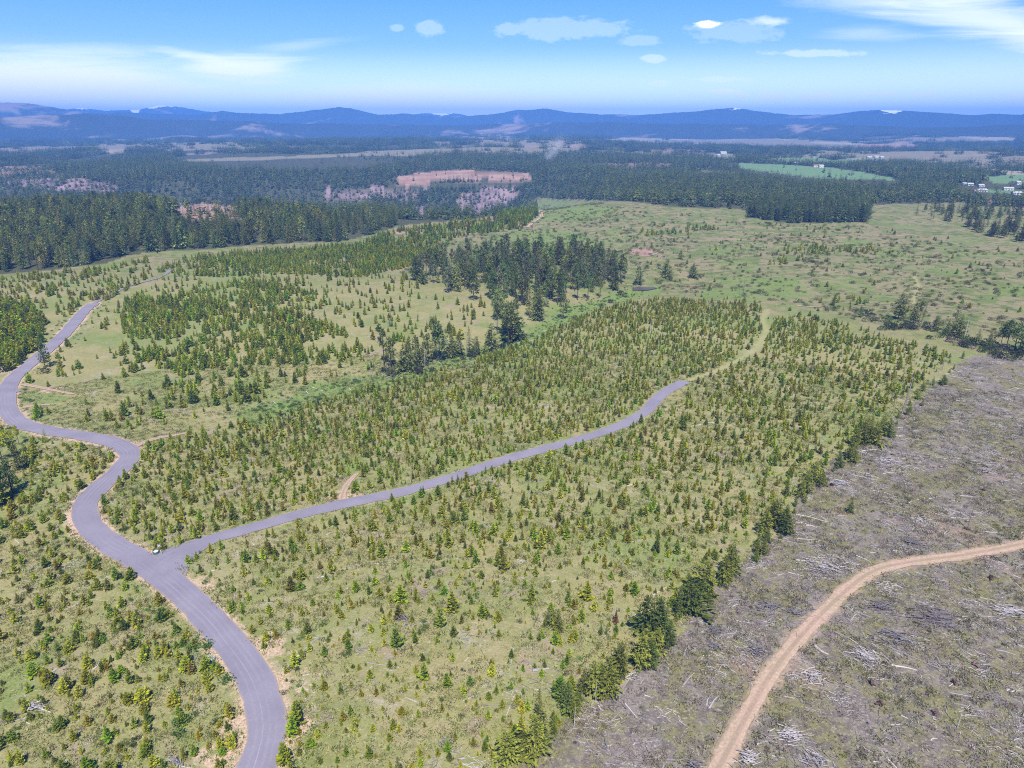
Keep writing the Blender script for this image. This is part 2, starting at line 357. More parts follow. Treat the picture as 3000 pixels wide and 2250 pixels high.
    if me.polygons[0].normal.z < 0: me.flip_normals()
    for nm, arr in (('zone_a', za), ('zone_b', zb), ('zone_c', zc)):
        a = me.attributes.new(nm, 'FLOAT_COLOR', 'POINT'); a.data.foreach_set('color', arr.ravel())
    link('ground', me, kind='structure')
build_ground()

def strip(name, line, width, mat, lift, wfun=None, nx=9, wob=.25):
    line = np.asarray(line); t = np.gradient(line, axis=0); t /= np.linalg.norm(t, axis=1)[:, None]; nrm = np.stack([t[:, 1], -t[:, 0]], 1)
    V = []; ac = []; Fc = []
    for i, (p, nn) in enumerate(zip(line, nrm)):
        w = width if wfun is None else wfun(i / (len(line) - 1))
        for j in range(nx):
            u = -1 + 2 * j / (nx - 1); s = w / 2
            if j in (0, nx - 1): s += float(fbm(np.array([p[0]]), np.array([p[1] + j * 50]), 4, 2, 77)[0] - .5) * 2 * wob * 2
            V.append((p[0] + nn[0] * u * s, p[1] + nn[1] * u * s)); ac.append(u)
    V = np.array(V); r = np.hypot(V[:, 0], V[:, 1])
    z = H(V[:, 0], V[:, 1]) + lift + .0004 * r + .03 * (1 - np.abs(np.array(ac)))
    for i in range(len(line) - 1):
        for j in range(nx - 1):
            a = i * nx + j; Fc.append((a, a + 1, a + nx + 1, a + nx))
    me = mesh(name, np.column_stack([V, z]), Fc, [mat], smooth=True)
    if me.polygons[0].normal.z < 0: me.flip_normals()
    a = me.attributes.new('across', 'FLOAT', 'POINT'); a.data.foreach_set('value', np.array(ac, np.float32))
    return link(name, me, kind='structure')
strip('gravel_road_branch', UPPER, 2.0, M_ROAD, .08, wob=.5)
strip('gravel_road', MAIN, 6.6, M_ROAD, .10)
strip('gravel_road_branch', SPUR, 5, M_ROAD, .085, lambda t: 5.0 + 13.0 * max(0, 1 - t / .075) ** 1.6)
strip('gravel_road_branch', SIDE, 6, M_ROAD, .085)
strip('dirt_road', DIRT, 3.5, M_DIRT, .08, wob=.5)
strip('dirt_road', FARTRK, 4.5, M_DIRT, .15)
for T in TRKS: strip('dirt_path', T, 2.6, M_DIRT, .06, lambda t: 2.8 * (1 - .6 * t), wob=.4)

# pond
pc = G([(1385, 624)])[0]; V = [(0, 0, 0)]; Fc = []
for i in range(40):
    a = i / 40 * 2 * math.pi; rr = 1 + .2 * math.sin(3 * a + 1) + .1 * math.sin(5 * a); V.append((9 * rr * math.cos(a), 6 * rr * math.sin(a), 0))
for i in range(40): Fc.append((0, 1 + i, 1 + (i + 1) % 40))
mw, nt = new_mat('pond_water'); kk = N(nt); kk.out((.10, .075, .06), .35, spec=.15)
link('pond_water', mesh('pond_water', V, Fc, [mw]), kind='structure', loc=(pc[0], pc[1], Hs(*pc) + .35))

# ------------------------------------------------------------------ mountains
def mat_mountain(name, snow):
    m, nt = new_mat(name); k = N(nt)
    geo = k.n('ShaderNodeNewGeometry').outputs['Position']
    n = k.noise(geo, .0011, 5, .6, .5); f = k.noise(geo, .006, 4, .65)
    c = k.mix(f, (.020, .028, .022), (.05, .058, .038))
    c = k.mix(k.ramp(n, .54, .62, 0, .8), c, (.30, .23, .18))
    s = k.n('ShaderNodeAttribute', attribute_name='snow').outputs['Fac']
    if snow: c = k.mix(k.ramp(k.math('ADD', s, k.math('MULTIPLY', k.math('SUBTRACT', f, .5), 1.6)), .45, .6), c, (.8, .82, .88))
    k.out(c, .95); return m
def ridge(name, prof, dist, base, depth, seed, mat, snowspots=()):
    pu = np.array([p[0] for p in prof], float); pv = np.array([p[1] for p in prof], float)
    U = np.linspace(-900, 3100, 520); vv = np.interp(U, pu, pv)
    vv = vv + (fbm(U, U * 0, 60, 4, seed) - .5) * 5 + (fbm(U, U * 0, 9, 2, seed + 3) - .5) * 1.6
    out = (U < 0) | (U > 2212); vv = vv - out * (fbm(U, U * 0, 260, 3, seed + 5) - .45) * 26
    d = rays(np.stack([U, vv], 1)); hd = np.hypot(d[:, 0], d[:, 1]); zc = CAMH + d[:, 2] / hd * dist; az = np.arctan2(d[:, 0], d[:, 1])
    S = np.linspace(-1, 1, 46); V = []; sn = []
    for s in S:
        rr = dist + s * depth; shape = (1 - abs(s)) ** 1.25
        x = np.sin(az) * rr; y = np.cos(az) * rr
        rn = 1 - 2 * np.abs(fbm(x, y, depth * .55, 4, seed + 11) - .5)
        erode = 1 - (1 - np.exp(-((s) / .25) ** 2)) * (.85 * rn)
        z = base + (zc - base) * shape * erode if s < 0 else base + (zc - base) * shape * (1 - .3 * s)
        V.append(np.stack([x, y, z], 1))
        w = np.zeros(len(U))
        for (u0, wd, st) in snowspots: w = np.maximum(w, st * np.clip(1 - np.abs(U - u0) / wd, 0, 1))
        sn.append(w * sstep(.28, .0, abs(s)) * sstep(.75, .98, (z - base) / np.maximum(zc - base, 1)))
    V = np.concatenate(V); nc = len(U); ns = len(S)
    i = np.arange(ns - 1)[:, None] * nc + np.arange(nc - 1)[None]; q = np.stack([i, i + 1, i + nc + 1, i + nc], -1).reshape(-1, 4)
    me = mesh(name, V, q.tolist(), [mat], smooth=True)
    if me.polygons[200].normal.z < 0: me.flip_normals()
    a = me.attributes.new('snow', 'FLOAT', 'POINT'); a.data.foreach_set('value', np.concatenate(sn).astype(np.float32))
    return link(name, me, kind='structure')
M_MT, M_MTS = mat_mountain('wooded_mountain', False), mat_mountain('snowy_mountain', True)
ridge('mountains', [(-900, 225), (0, 220), (60, 221), (120, 231), (200, 243), (260, 240), (330, 244), (420, 246), (480, 237), (520, 242), (600, 246), (650, 240), (700, 234), (735, 229), (770, 235), (820, 247), (870, 244), (920, 249), (1010, 250), (1060, 244), (1110, 236), (1180, 233), (1230, 241), (1300, 246), (1380, 246), (1430, 242), (1500, 238), (1560, 233), (1590, 231), (1640, 239), (1720, 246), (1800, 245), (1850, 239), (1890, 235), (1960, 237), (2020, 242), (2100, 248), (2150, 245), (2212, 246), (3100, 238)], 10200, -60, 2500, 201, M_MTS, [(1590, 22, .8), (1925, 60, .95)])
ridge('mountains', [(-900, 240), (0, 250), (100, 244), (170, 229), (230, 238), (295, 236), (345, 225), (390, 230), (450, 240), (520, 247), (860, 250), (925, 243), (985, 243), (1010, 250), (2212, 256), (3100, 250)], 14000, -60, 1900, 301, M_MTS, [(170, 45, .9), (292, 16, 1.5), (350, 55, 1.), (955, 40, 1.1)])
ridge('foothills', [(-900, 250), (0, 252), (80, 246), (160, 243), (260, 247), (330, 258), (440, 257), (500, 258), (600, 265), (800, 266), (1000, 270), (1250, 262), (1500, 266), (1800, 268), (2050, 274), (2212, 268), (3100, 262)], 6900, -40, 1300, 401, M_MT)

# ------------------------------------------------------------------ plant meshes
class MB:
    def __init__(s): s.V = []; s.F = []
    def tri(s, a, b, c):
        i = len(s.V); s.V += [a, b, c]; s.F.append((i, i + 1, i + 2))
    def kite(s, p, d, L, W, up=None, droop=0.):
        d = d / np.linalg.norm(d); up = np.array([0, 0, 1.]) if up is None else up
        sd = np.cross(d, up); nn = np.linalg.norm(sd); sd = sd / nn if nn > 1e-4 else np.array([1., 0, 0])
        a = p; m = p + d * L * .55; t = p + d * L - np.array([0, 0, droop * L]); l = m + sd * W * .5 - up * W * .12; r_ = m - sd * W * .5 - up * W * .12
        i = len(s.V); s.V += [a, l, t, r_]; s.F += [(i, i + 1, i + 2), (i, i + 2, i + 3)]
    def tube(s, a, b, r0, r1, n=5):
        a = np.asarray(a, float); b = np.asarray(b, float); d = b - a; d = d / np.linalg.norm(d)
        q = np.array([0, 0, 1.]) if abs(d[2]) < .9 else np.array([1., 0, 0]); e = np.cross(d, q); e /= np.linalg.norm(e); f = np.cross(d, e)
        i = len(s.V)
        for c, rr in ((a, r0), (b, r1)):
            for k in range(n):
                t = 2 * math.pi * k / n; s.V.append(c + rr * (math.cos(t) * e + math.sin(t) * f))
        for k in range(n): s.F.append((i + k, i + (k + 1) % n, i + n + (k + 1) % n, i + n + k))
        s.F.append(tuple(i + n + k for k in range(n))); s.F.append(tuple(i + n - 1 - k for k in range(n)))
def rdir(g, up=0.):
    v = g.normal(size=3); v[2] += up; return v / np.linalg.norm(v)
def cone_crown(g, levels, nb, R0, z0, power, tilt, jit=.2, side=True, lumpy=0., wf=.5, spray=0):
    b = MB(); ph = g.random() * 6
    lob = [1 + lumpy * g.normal() for _ in range(8)]
    for i in range(levels):
        z = z0 + (1 - z0) * (i + .35 * g.random()) / levels; t = (z - z0) / (1 - z0)
        Rr = R0 * ((1 - t) ** power) * (.55 + .45 * min(1, t * 6 + .35)) + .022
        n = max(4, int(nb * (1 - .45 * t)))
        for k in range(n):
            a = ph + 2 * math.pi * (k + .5 * (i % 2) + .5 * g.random()) / n
            L = Rr * (1 + jit * g.normal()) * lob[int(a / 6.283 * 8) % 8]
            tl = tilt + .6 * t + .15 * g.normal()
            d = np.array([math.cos(a) * math.cos(tl), math.sin(a) * math.cos(tl), math.sin(tl)])
            p = np.array([0, 0, z - .02])
            if spray:
                for q in range(spray):
                    f = .22 + .62 * (q + .6 * g.random()) / spray; sg = 1 if q % 2 else -1; a2 = a + sg * g.uniform(.1, .75) * (1 if q < spray - 1 else .2)
                    d2 = np.array([math.cos(a2), math.sin(a2), math.sin(tl) + .3 * g.normal()]); b.kite(p + d * L * f, d2, L * g.uniform(.22, .36) + .012, L * .12 + .011, rdir(g, 1.6), .06)
                continue
            b.kite(p + d * L * .12, d, L, L * wf + .012, rdir(g, 2.2), .08)
            if side:
                for sg in (-1, 1):
                    a2 = a + sg * (.5 + .3 * g.random()); d2 = np.array([math.cos(a2), math.sin(a2), math.sin(tl) + .25 * g.normal()])
                    b.kite(p + d * L * (.35 + .3 * g.random()), d2, L * .55, L * .32 + .012, rdir(g, 1.2), .05)
    b.kite(np.array([0, 0, .93]), np.array([.02, 0, 1.]), .09, .03, np.array([1., 0, 0])); b.kite(np.array([0, 0, .93]), np.array([0, .02, 1.]), .09, .03, np.array([0, 1., 0]))
    return b
def pine_crown(g, n, z0, Rm):
    b = MB()
    for i in range(n):
        t = (i + g.random()) / n; z = z0 + (1 - z0) * t * .94
        a = g.random() * 6.283; Rr = Rm * (math.sin(math.pi * min(1, .22 + .78 * t)) ** .7 * .95 + .12) * (.45 + .65 * g.random())
        c = np.array([math.cos(a) * Rr, math.sin(a) * Rr, z + .02]); s = .035 + .03 * g.random()
        b.tube((0, 0, z - .03), c, .0035, .0015, 3)
        for k in range(9):
            b.kite(c + g.normal(size=3) * s * .45, rdir(g, .6), s * (1 + .5 * g.random()), s * .8, rdir(g, .5))
    return b
def shrub_crown(g, n, lobes, flat=.8):
    b = MB(); L = [(g.normal() * .28, g.normal() * .28, .3 + .3 * g.random(), .25 + .2 * g.random()) for _ in range(lobes)]
    for i in range(n):
        lx, ly, lz, lr = L[g.integers(lobes)]; d = rdir(g, .35); p = np.array([lx, ly, lz * flat]) + d * lr * (.6 + .5 * g.random()) * np.array([1, 1, flat]); p[2] = max(.03, p[2])
        b.kite(p, rdir(g, .5) + d, .13 + .08 * g.random(), .11, rdir(g, .6))
    return b
def trunk_mb(h0, h1, r0, lean=0., stubs=0, g=None):
    b = MB(); m = (h0 + h1) / 2; b.tube((0, 0, h0), (lean * .3, 0, m), r0, r0 * .68, 6); b.tube((lean * .3, 0, m), (lean, 0, h1), r0 * .68, r0 * .12, 6)
    for _ in range(stubs):
        z = h0 + (h1 - h0) * g.uniform(.15, .9); a = g.random() * 6.283; L = g.uniform(.03, .11) * (1.2 - z)
        b.tube((lean * z, 0, z), (lean * z + math.cos(a) * L, math.sin(a) * L, z + L * g.uniform(-.3, .4)), r0 * .28, r0 * .08, 3)
    return b
class Species: pass
SPEC = {}
def species(key, crowns, trunks, leafmat):
    s = Species(); s.crown = []; s.trunk = []; s.both = bpy.data.collections.new('templates ' + key)
    for i, (c, t) in enumerate(zip(crowns, trunks)):
        cm = mesh(key + ' crown', c.V, c.F, [leafmat]); leaf_attr(cm, i); tm = mesh(key + ' trunk', t.V, t.F, [M_BARK])
        s.crown.append(cm); s.trunk.append(tm)
        nV = len(c.V); jm = mesh(key + ' joined', list(c.V) + list(t.V), list(c.F) + [tuple(x + nV for x in f) for f in t.F], [leafmat, M_BARK], [0] * len(c.F) + [1] * len(t.F)); leaf_attr(jm, i)
        o = bpy.data.objects.new('%s_%02d' % (key, i), jm); s.both.objects.link(o)
    SPEC[key] = s
g0 = np.random.default_rng(11)
species('young', [cone_crown(g0, 11, 10, w, .05, pw, .25, .18, True, lm, .36) for w, pw, lm in ((.30, .75, .1), (.27, .7, .12), (.24, .8, .08), (.33, .6, .15), (.29, .55, .18), (.22, .85, .08), (.35, .7, .15), (.26, .65, .2))], [trunk_mb(-.06, .9, .022) for _ in range(8)], M_NEEDLE)
species('fir', [cone_crown(g0, 22, 9, w, z0, .8, -.3, .28, True, .16, .34, 4) for w, z0 in ((.155, .06), (.18, .10), (.14, .16), (.20, .05))], [trunk_mb(-.03, .96, .016) for _ in range(4)], M_NEEDLE)
species('pine', [pine_crown(g0, n, z0, w) for n, z0, w in ((46, .32, .16), (40, .42, .15), (50, .22, .18), (34, .5, .13))], [trunk_mb(-.03, .97, .017, 0, 10, g0) for _ in range(4)], M_NEEDLE)
species('ragged', [cone_crown(g0, 24, 10, w, z0, .6, -.1, .38, True, .28, .32, 7) for w, z0 in ((.24, .05), (.20, .12), (.28, .03), (.22, .2))], [trunk_mb(-.03, .95, .02, 0, 8, g0) for _ in range(4)], M_NEEDLE)
species('distant', [cone_crown(g0, 8, 6, w, z0, .8, -.6, .25, False, .15, .6) for w, z0 in ((.17, .05), (.20, .1), (.15, .12), (.18, .2))], [trunk_mb(-.03, .5, .016) for _ in range(4)], M_NEEDLE)
species('shrub', [shrub_crown(g0, 190, n) for n in (3, 5, 4, 6)], [trunk_mb(-.05, .4, .03) for _ in range(4)], M_LEAF)
def patch_mesh(g):
    V = []; Fc = []
    for _ in range(26):
        x, y = g.uniform(-16, 16, 2); h = g.uniform(11, 22); c = cone_crown(g, 5, 5, .2, .05, .75, -.6, .25, False, .1, .7)
        n = len(V); V += [np.array([x, y, -.5]) + np.asarray(v) * h for v in c.V]; Fc += [tuple(i + n for i in f) for f in c.F]
    me = mesh('woods patch', V, Fc, [M_NEEDLE]); leaf_attr(me, 3); return me
PATCH = bpy.data.collections.new('templates woods')
for i in range(4): PATCH.objects.link(bpy.data.objects.new('woods_%02d' % i, patch_mesh(g0)))

# ------------------------------------------------------------------ instanced masses
def scatter(name, P, rot, scl, var, tint, coll, label, cat, ry=None):
    n = len(P)
    me = bpy.data.meshes.new(name); me.vertices.add(n); me.vertices.foreach_set('co', np.asarray(P, np.float32).ravel())
    a = me.attributes.new('rot', 'FLOAT_VECTOR', 'POINT'); rv = np.zeros((n, 3), np.float32); rv[:, 2] = rot
    if ry is not None: rv[:, 1] = ry
    a.data.foreach_set('vector', rv.ravel())
    a = me.attributes.new('scl', 'FLOAT_VECTOR', 'POINT'); scl = np.asarray(scl, np.float32); scl = np.repeat(scl[:, None], 3, 1) if scl.ndim == 1 else scl; a.data.foreach_set('vector', scl.ravel())
    a = me.attributes.new('var', 'INT', 'POINT'); a.data.foreach_set('value', np.asarray(var, np.int32))
    a = me.attributes.new('tint', 'FLOAT_COLOR', 'POINT'); t = np.ones((n, 4), np.float32); t[:, :3] = tint; a.data.foreach_set('color', t.ravel())
    o = link(name, me, kind='stuff', label=label, cat=cat)
    ng = bpy.data.node_groups.new(name, 'GeometryNodeTree')
    ng.interface.new_socket('Geometry', in_out='INPUT', socket_type='NodeSocketGeometry'); ng.interface.new_socket('Geometry', in_out='OUTPUT', socket_type='NodeSocketGeometry')
    k = ng.nodes; L = ng.links.new
    gi, go = k.new('NodeGroupInput'), k.new('NodeGroupOutput')
    ci = k.new('GeometryNodeCollectionInfo'); ci.inputs['Collection'].default_value = coll; ci.inputs['Separate Children'].default_value = True; ci.inputs['Reset Children'].default_value = True
    ip = k.new('GeometryNodeInstanceOnPoints'); ip.inputs['Pick Instance'].default_value = True
    def na(nm, dt):
        q = k.new('GeometryNodeInputNamedAttribute'); q.data_type = dt; q.inputs[0].default_value = nm; return q.outputs[0]
    L(gi.outputs[0], ip.inputs['Points']); L(ci.outputs[0], ip.inputs['Instance']); L(na('var', 'INT'), ip.inputs['Instance Index'])
    L(na('rot', 'FLOAT_VECTOR'), ip.inputs['Rotation']); L(na('scl', 'FLOAT_VECTOR'), ip.inputs['Scale']); L(ip.outputs[0], go.inputs[0])
    md = o.modifiers.new('scatter', 'NODES'); md.node_group = ng
    return o
def sample_poly(P, dens):
    x0, y0 = P.min(0); x1, y1 = P.max(0); n = int((x1 - x0) * (y1 - y0) * dens)
    x = rng.uniform(x0, x1, n); y = rng.uniform(y0, y1, n); m = pip(x, y, P); return x[m], y[m]
def near_road(x, y, extra=0.):
    o = np.zeros(x.shape, bool)
    for L, w in ((MAIN[::2], 4.3), (SPUR[::2], 3.6), (DIRT[::2], 2.6), (GRASSY[::2], 2.2), (SIDE, 4), (UPPER, 1.1), *[(t, 1.8) for t in TRKS], (FARTRK, 4)):
        o |= seg_dist(x, y, L) < w + extra
    return o
OLIVE, GREEN, BROWN, LIME, DARK = (.37, .365, .026), (.29, .39, .020), (.33, .305, .040), (.42, .46, .035), (.20, .25, .024)
FIRG, FIRO, FIRB = (.125, .165, .055), (.19, .21, .06), (.095, .135, .07)
def mix_tints(n, choices, w, jit=.16):
    idx = rng.choice(len(choices), n, p=np.array(w) / sum(w)); t = np.array(choices)[idx] * (1 + jit * rng.normal(size=(n, 1))) * (1 + .07 * rng.normal(size=(n, 3))); return np.clip(t, .012, .4)
def thin(x, y, clump, scale=14, seed=90):
    if clump <= 0: return np.ones(x.shape, bool)
    nz = fbm(x, y, scale, 3, seed); return rng.random(len(x)) < np.clip(1 - clump + clump * sstep(.40, .60, nz) * 1.6, 0, 1)

YOUNG = []   # rows: x,y,h,wide,tint3
def zone(pts, dens, h0, h1, tints, w, clump=.5, wide=(.9, 1.25), scale=14):
    P = poly(pts, 3); x, y = sample_poly(P, dens); m = thin(x, y, clump, scale) & ~near_road(x, y) & ~pip(x, y, CLEAR); x, y = x[m], y[m]
    a_, b_ = .8 * x + .6 * y, -.6 * x + .8 * y   # planted spacing: at most one sapling to a cell
    _, ii = np.unique(np.floor(a_ / 1.8).astype(np.int64) * 100003 + np.floor(b_ / 1.8).astype(np.int64), return_index=True); x, y = x[ii], y[ii]
    n = len(x); h = h0 + (h1 - h0) * rng.random(n) ** 1.6
    YOUNG.append(np.column_stack([x, y, h, rng.uniform(*wide, n), mix_tints(n, tints, w)]))
ALL = [OLIVE, GREEN, BROWN, LIME, DARK]
zone([(-80, 1110), (60, 1000), (60, 950), (140, 955), (245, 985), (250, 1005), (180, 1060), (145, 1110), (150, 1160), (200, 1205), (300, 1260), (370, 1320), (440, 1400), (490, 1480), (520, 1580), (490, 1760), (-420, 1760), (-200, 1100)], .17, 1.3, 3.6, ALL, (4, 2, 2.5, .7, 2), .3, (.85, 1.2))
zone([(215, 1090), (310, 985), (330, 945), (450, 930), (640, 885), (830, 830), (1000, 790), (1150, 735), (1300, 665), (1420, 645), (1640, 660), (1660, 690), (1640, 750), (1500, 815), (1400, 880), (1280, 930), (1000, 1012), (800, 1070), (600, 1120), (420, 1180), (330, 1200), (250, 1150)], .32, 1.3, 3.8, ALL, (4.5, 3.5, 2, 1.5, 2), .5, (.7, .98))
zone([(400, 1210), (600, 1150), (1000, 1035), (1300, 950), (1420, 890), (1500, 830), (1650, 760), (1670, 690), (1750, 680), (2060, 770), (1930, 870), (1750, 1040), (1640, 1150), (1100, 1170), (400, 1230)], .25, 1.2, 3.9, ALL, (4, 3.2, 1.6, 1.4, 2), .45, (.68, .98))
zone([(400, 1225), (1100, 1165), (1640, 1145), (1480, 1300), (1290, 1480), (1080, 1760), (560, 1760), (615, 1540), (570, 1420), (470, 1310)], .20, .8, 2.7, ALL, (4, 2.6, 1.6, .8, 2.6), .3, (.8, 1.1))
zone([(400, 1225), (1100, 1165), (1640, 1145), (1480, 1300), (1290, 1480), (1080, 1760), (560, 1760), (615, 1540), (570, 1420), (470, 1310)], .012, 3.2, 5.8, [GREEN, LIME, OLIVE, DARK], (4, 1, 2, 2), .6, (.8, 1.05))
zone([(50, 905), (330, 935), (560, 872), (800, 805), (1050, 700), (1060, 650), (950, 640), (880, 600), (780, 580), (560, 560), (340, 605), (230, 670), (100, 775), (60, 830)], .022, 2.5, 5.5, ALL, (3, 4, 1.5, 1, 2), .8, (.7, 1.0), 25)
for p, dn in (([(270, 650), (420, 640), (700, 690), (800, 760), (690, 790), (500, 790), (400, 820), (260, 760)], .13), ([(330, 590), (420, 555), (560, 545), (760, 530), (960, 540), (880, 580), (760, 600), (600, 590), (480, 600)], .13), ([(380, 640), (560, 608), (710, 645), (600, 662)], .11), ([(60, 892), (300, 895), (330, 930), (150, 908)], .03), ([(300, 845), (560, 800), (560, 870), (330, 885)], .05), ([(820, 715), (960, 700), (1010, 740), (850, 760)], .035)):
    zone(p, dn, 3, 6.2, [OLIVE, GREEN, LIME, DARK], (2, 5, 2, 2), .75, (.7, 1.0), 30)
zone([(-150, 640), (60, 660), (95, 700), (95, 755), (60, 790), (-10, 812), (-160, 800)], .10, 5, 8.5, [OLIVE, GREEN, LIME, DARK], (3, 3, 1, 4), .2, (.9, 1.2))
zone([(-100, 640), (0, 600), (230, 580), (320, 560), (330, 600), (220, 655), (150, 690), (60, 660)], .050, 3, 5, ALL, (3, 3, 3, 1, 1), .7, (.8, 1.1), 25)
zone([(760, 545), (820, 505), (1000, 480), (1080, 472), (1150, 478), (1140, 492), (980, 515), (960, 545), (870, 560)], .05, 4, 8, [DARK, GREEN, OLIVE], (3, 2, 1), .6, (.7, .95), 30)
zone([(1070, 475), (1100, 440), (1160, 436), (1165, 470), (1150, 482)], .05, 5, 9, [DARK, GREEN], (3, 2), .3, (.7, .95), 30)
zone([(1100, 560), (1150, 490), (1500, 480), (1880, 490), (2230, 540), (2230, 740), (2100, 740), (1900, 700), (1680, 680), (1500, 640), (1350, 610)], .0035, 1.5, 4.5, ALL, (2, 2, 3, 1, 3), .8, (.9, 1.3), 40)
for p in ([(1670, 545), (1740, 530), (1880, 535), (1900, 545), (1720, 555)], [(1650, 565), (1720, 555), (1760, 565), (1660, 580)], [(1790, 650), (1850, 640), (1890, 665), (1820, 680)], [(1380, 500), (1500, 488), (1560, 495), (1400, 512)], [(1560, 640), (1480, 625), (1640, 640)]):
    zone(p, .03, 2.5, 5.5, [GREEN, LIME, OLIVE], (3, 2, 1), .5, (.8, 1.1), 25)
YOUNG = np.concatenate(YOUNG)

GAP = poly([(362, 500), (365, 445), (440, 432), (535, 445), (530, 500)], 3)
MATURE = []  # x,y,h,wide,tint3,speciescode (0 fir,1 pine,2 ragged)
def mzone(pts, dens, h0, h1, tints, w, codes, cw, clump=.3, scale=40):
    P = poly(pts, 3); x, y = sample_poly(P, dens); m = thin(x, y, clump, scale) & ~near_road(x, y, 1) & ~(pip(x, y, GAP) & (rng.random(len(x)) > .12)); x, y = x[m], y[m]; n = len(x)
    MATURE.append(np.column_stack([x, y, rng.uniform(h0, h1, n), rng.uniform(.65, 1.0, n), mix_tints(n, tints, w), rng.choice(codes, n, p=np.array(cw) / sum(cw))]))
def msingle(lst, code=2, tint=FIRO, wide=1.):
    P = G([(a[0], a[1]) for a in lst])
    for (x, y), a in zip(P, lst): MATURE.append(np.array([[x, y, a[2], wide * random.uniform(.72, 1.0), *np.clip(np.array(a[3] if len(a) > 3 else tint) * random.uniform(.8, 1.2), .01, .4), a[4] if len(a) > 4 else code]]))
mzone([(893, 605), (985, 640), (1050, 668), (1062, 700), (1078, 745), (1112, 745), (1135, 705), (1160, 695), (1190, 690), (1200, 660), (1250, 660), (1330, 640), (1352, 600), (1345, 575), (1250, 562), (1100, 560), (950, 572)], .0155, 12, 21, [FIRG, FIRO, (.16, .17, .085)], (3, 2, 2), [0, 1, 2], (3, 5, 1), .25)
mzone([(-200, 600), (0, 592), (60, 587), (150, 577), (230, 567), (280, 550), (340, 543), (420, 541), (560, 528), (730, 522), (770, 512), (700, 480), (600, 466), (480, 464), (380, 462), (280, 452), (150, 428), (0, 425), (-250, 425)], .026, 11, 22, [FIRG, FIRO, FIRB, (.24, .26, .06)], (3.5, 4, 1, 1.6), [0, 1, 2], (5, 2, 2), .2)
mzone([(1612, 468), (1690, 482), (1760, 483), (1868, 480), (1880, 455), (1750, 446), (1640, 446)], .030, 13, 19, [FIRG, FIRB], (3, 1), [0, 2], (4, 1), .1)
mzone([(1970, 470), (2060, 480), (2150, 520), (2300, 560), (2300, 470), (2120, 452), (1980, 455)], .006, 8, 17, [FIRG, FIRO, (.075, .07, .05)], (3, 2, 2), [0, 1, 2], (3, 1, 3), .6)
CODE = [(830, 790, 17, FIRO, 1), (845, 797, 15, FIRO, 1), (868, 800, 10, FIRO, 2), (885, 802, 15, FIRO, 2), (900, 798, 16, FIRO, 1), (915, 792, 12, FIRO, 2), (925, 790, 15, FIRO, 1), (943, 778, 20, FIRO, 1), (950, 782, 19, FIRG, 1), (936, 776, 12, FIRG, 0), (978, 772, 12, FIRO, 2), (990, 768, 11, FIRO, 2), (1014, 770, 15, FIRG, 0), (1030, 765, 9, FIRO, 2), (1062, 752, 13, FIRO, 2), (1098, 748, 20, FIRO, 1), (845, 705, 9, FIRB, 0), (930, 702, 6, FIRB, 0), (1216, 690, 16, FIRO, 1), (1378, 615, 15, FIRG, 2), (1440, 598, 13, FIRO, 2), (1497, 600, 11, FIRO, 2), (1470, 560, 8, FIRO, 2)]
msingle(CODE)
msingle([(98, 795, 13.5, FIRG, 1)])
msingle([(1940, 690, 15, FIRO, 2), (1950, 690, 11, FIRG, 0), (1972, 700, 12, FIRO, 2), (1985, 695, 11, FIRO, 1), (2045, 725, 9, FIRO, 2), (2060, 722, 17, FIRG, 0), (2070, 728, 12, FIRO, 2), (2160, 752, 12, FIRG, 1), (2172, 757, 15, FIRG, 1), (2190, 758, 14, FIRG, 1), (2205, 765, 13, FIRG, 2), (1845, 690, 7, FIRG, 0), (1858, 685, 7, FIRG, 2), (1800, 660, 6, FIRO, 2), (2110, 745, 8, FIRO, 2), (2135, 750, 9, FIRO, 2), (2020, 715, 8, FIRO, 2)])
rav = [(random.uniform(-60, 50), random.uniform(985, 1110), random.uniform(7, 14), random.choice([FIRO, FIRG, OLIVE]), random.choice([1, 2, 0, 1])) for _ in range(16)]
msingle([r for r in rav if r[1] < 1120 - max(0, r[0]) * 1.6] + [(8, 1085, 12, FIRG, 1), (28, 1068, 11, FIRG, 1), (-18, 1105, 12, FIRG, 1), (42, 1015, 9, FIRO, 2), (60, 1000, 7, LIME, 2), (75, 985, 7, OLIVE, 2), (100, 955, 5, DARK, 0), (10, 965, 8, OLIVE, 1), (42, 962, 7, OLIVE, 1), (30, 985, 9, OLIVE, 1)])
EO = (.215, .225, .036); EG = (.14, .175, .034)
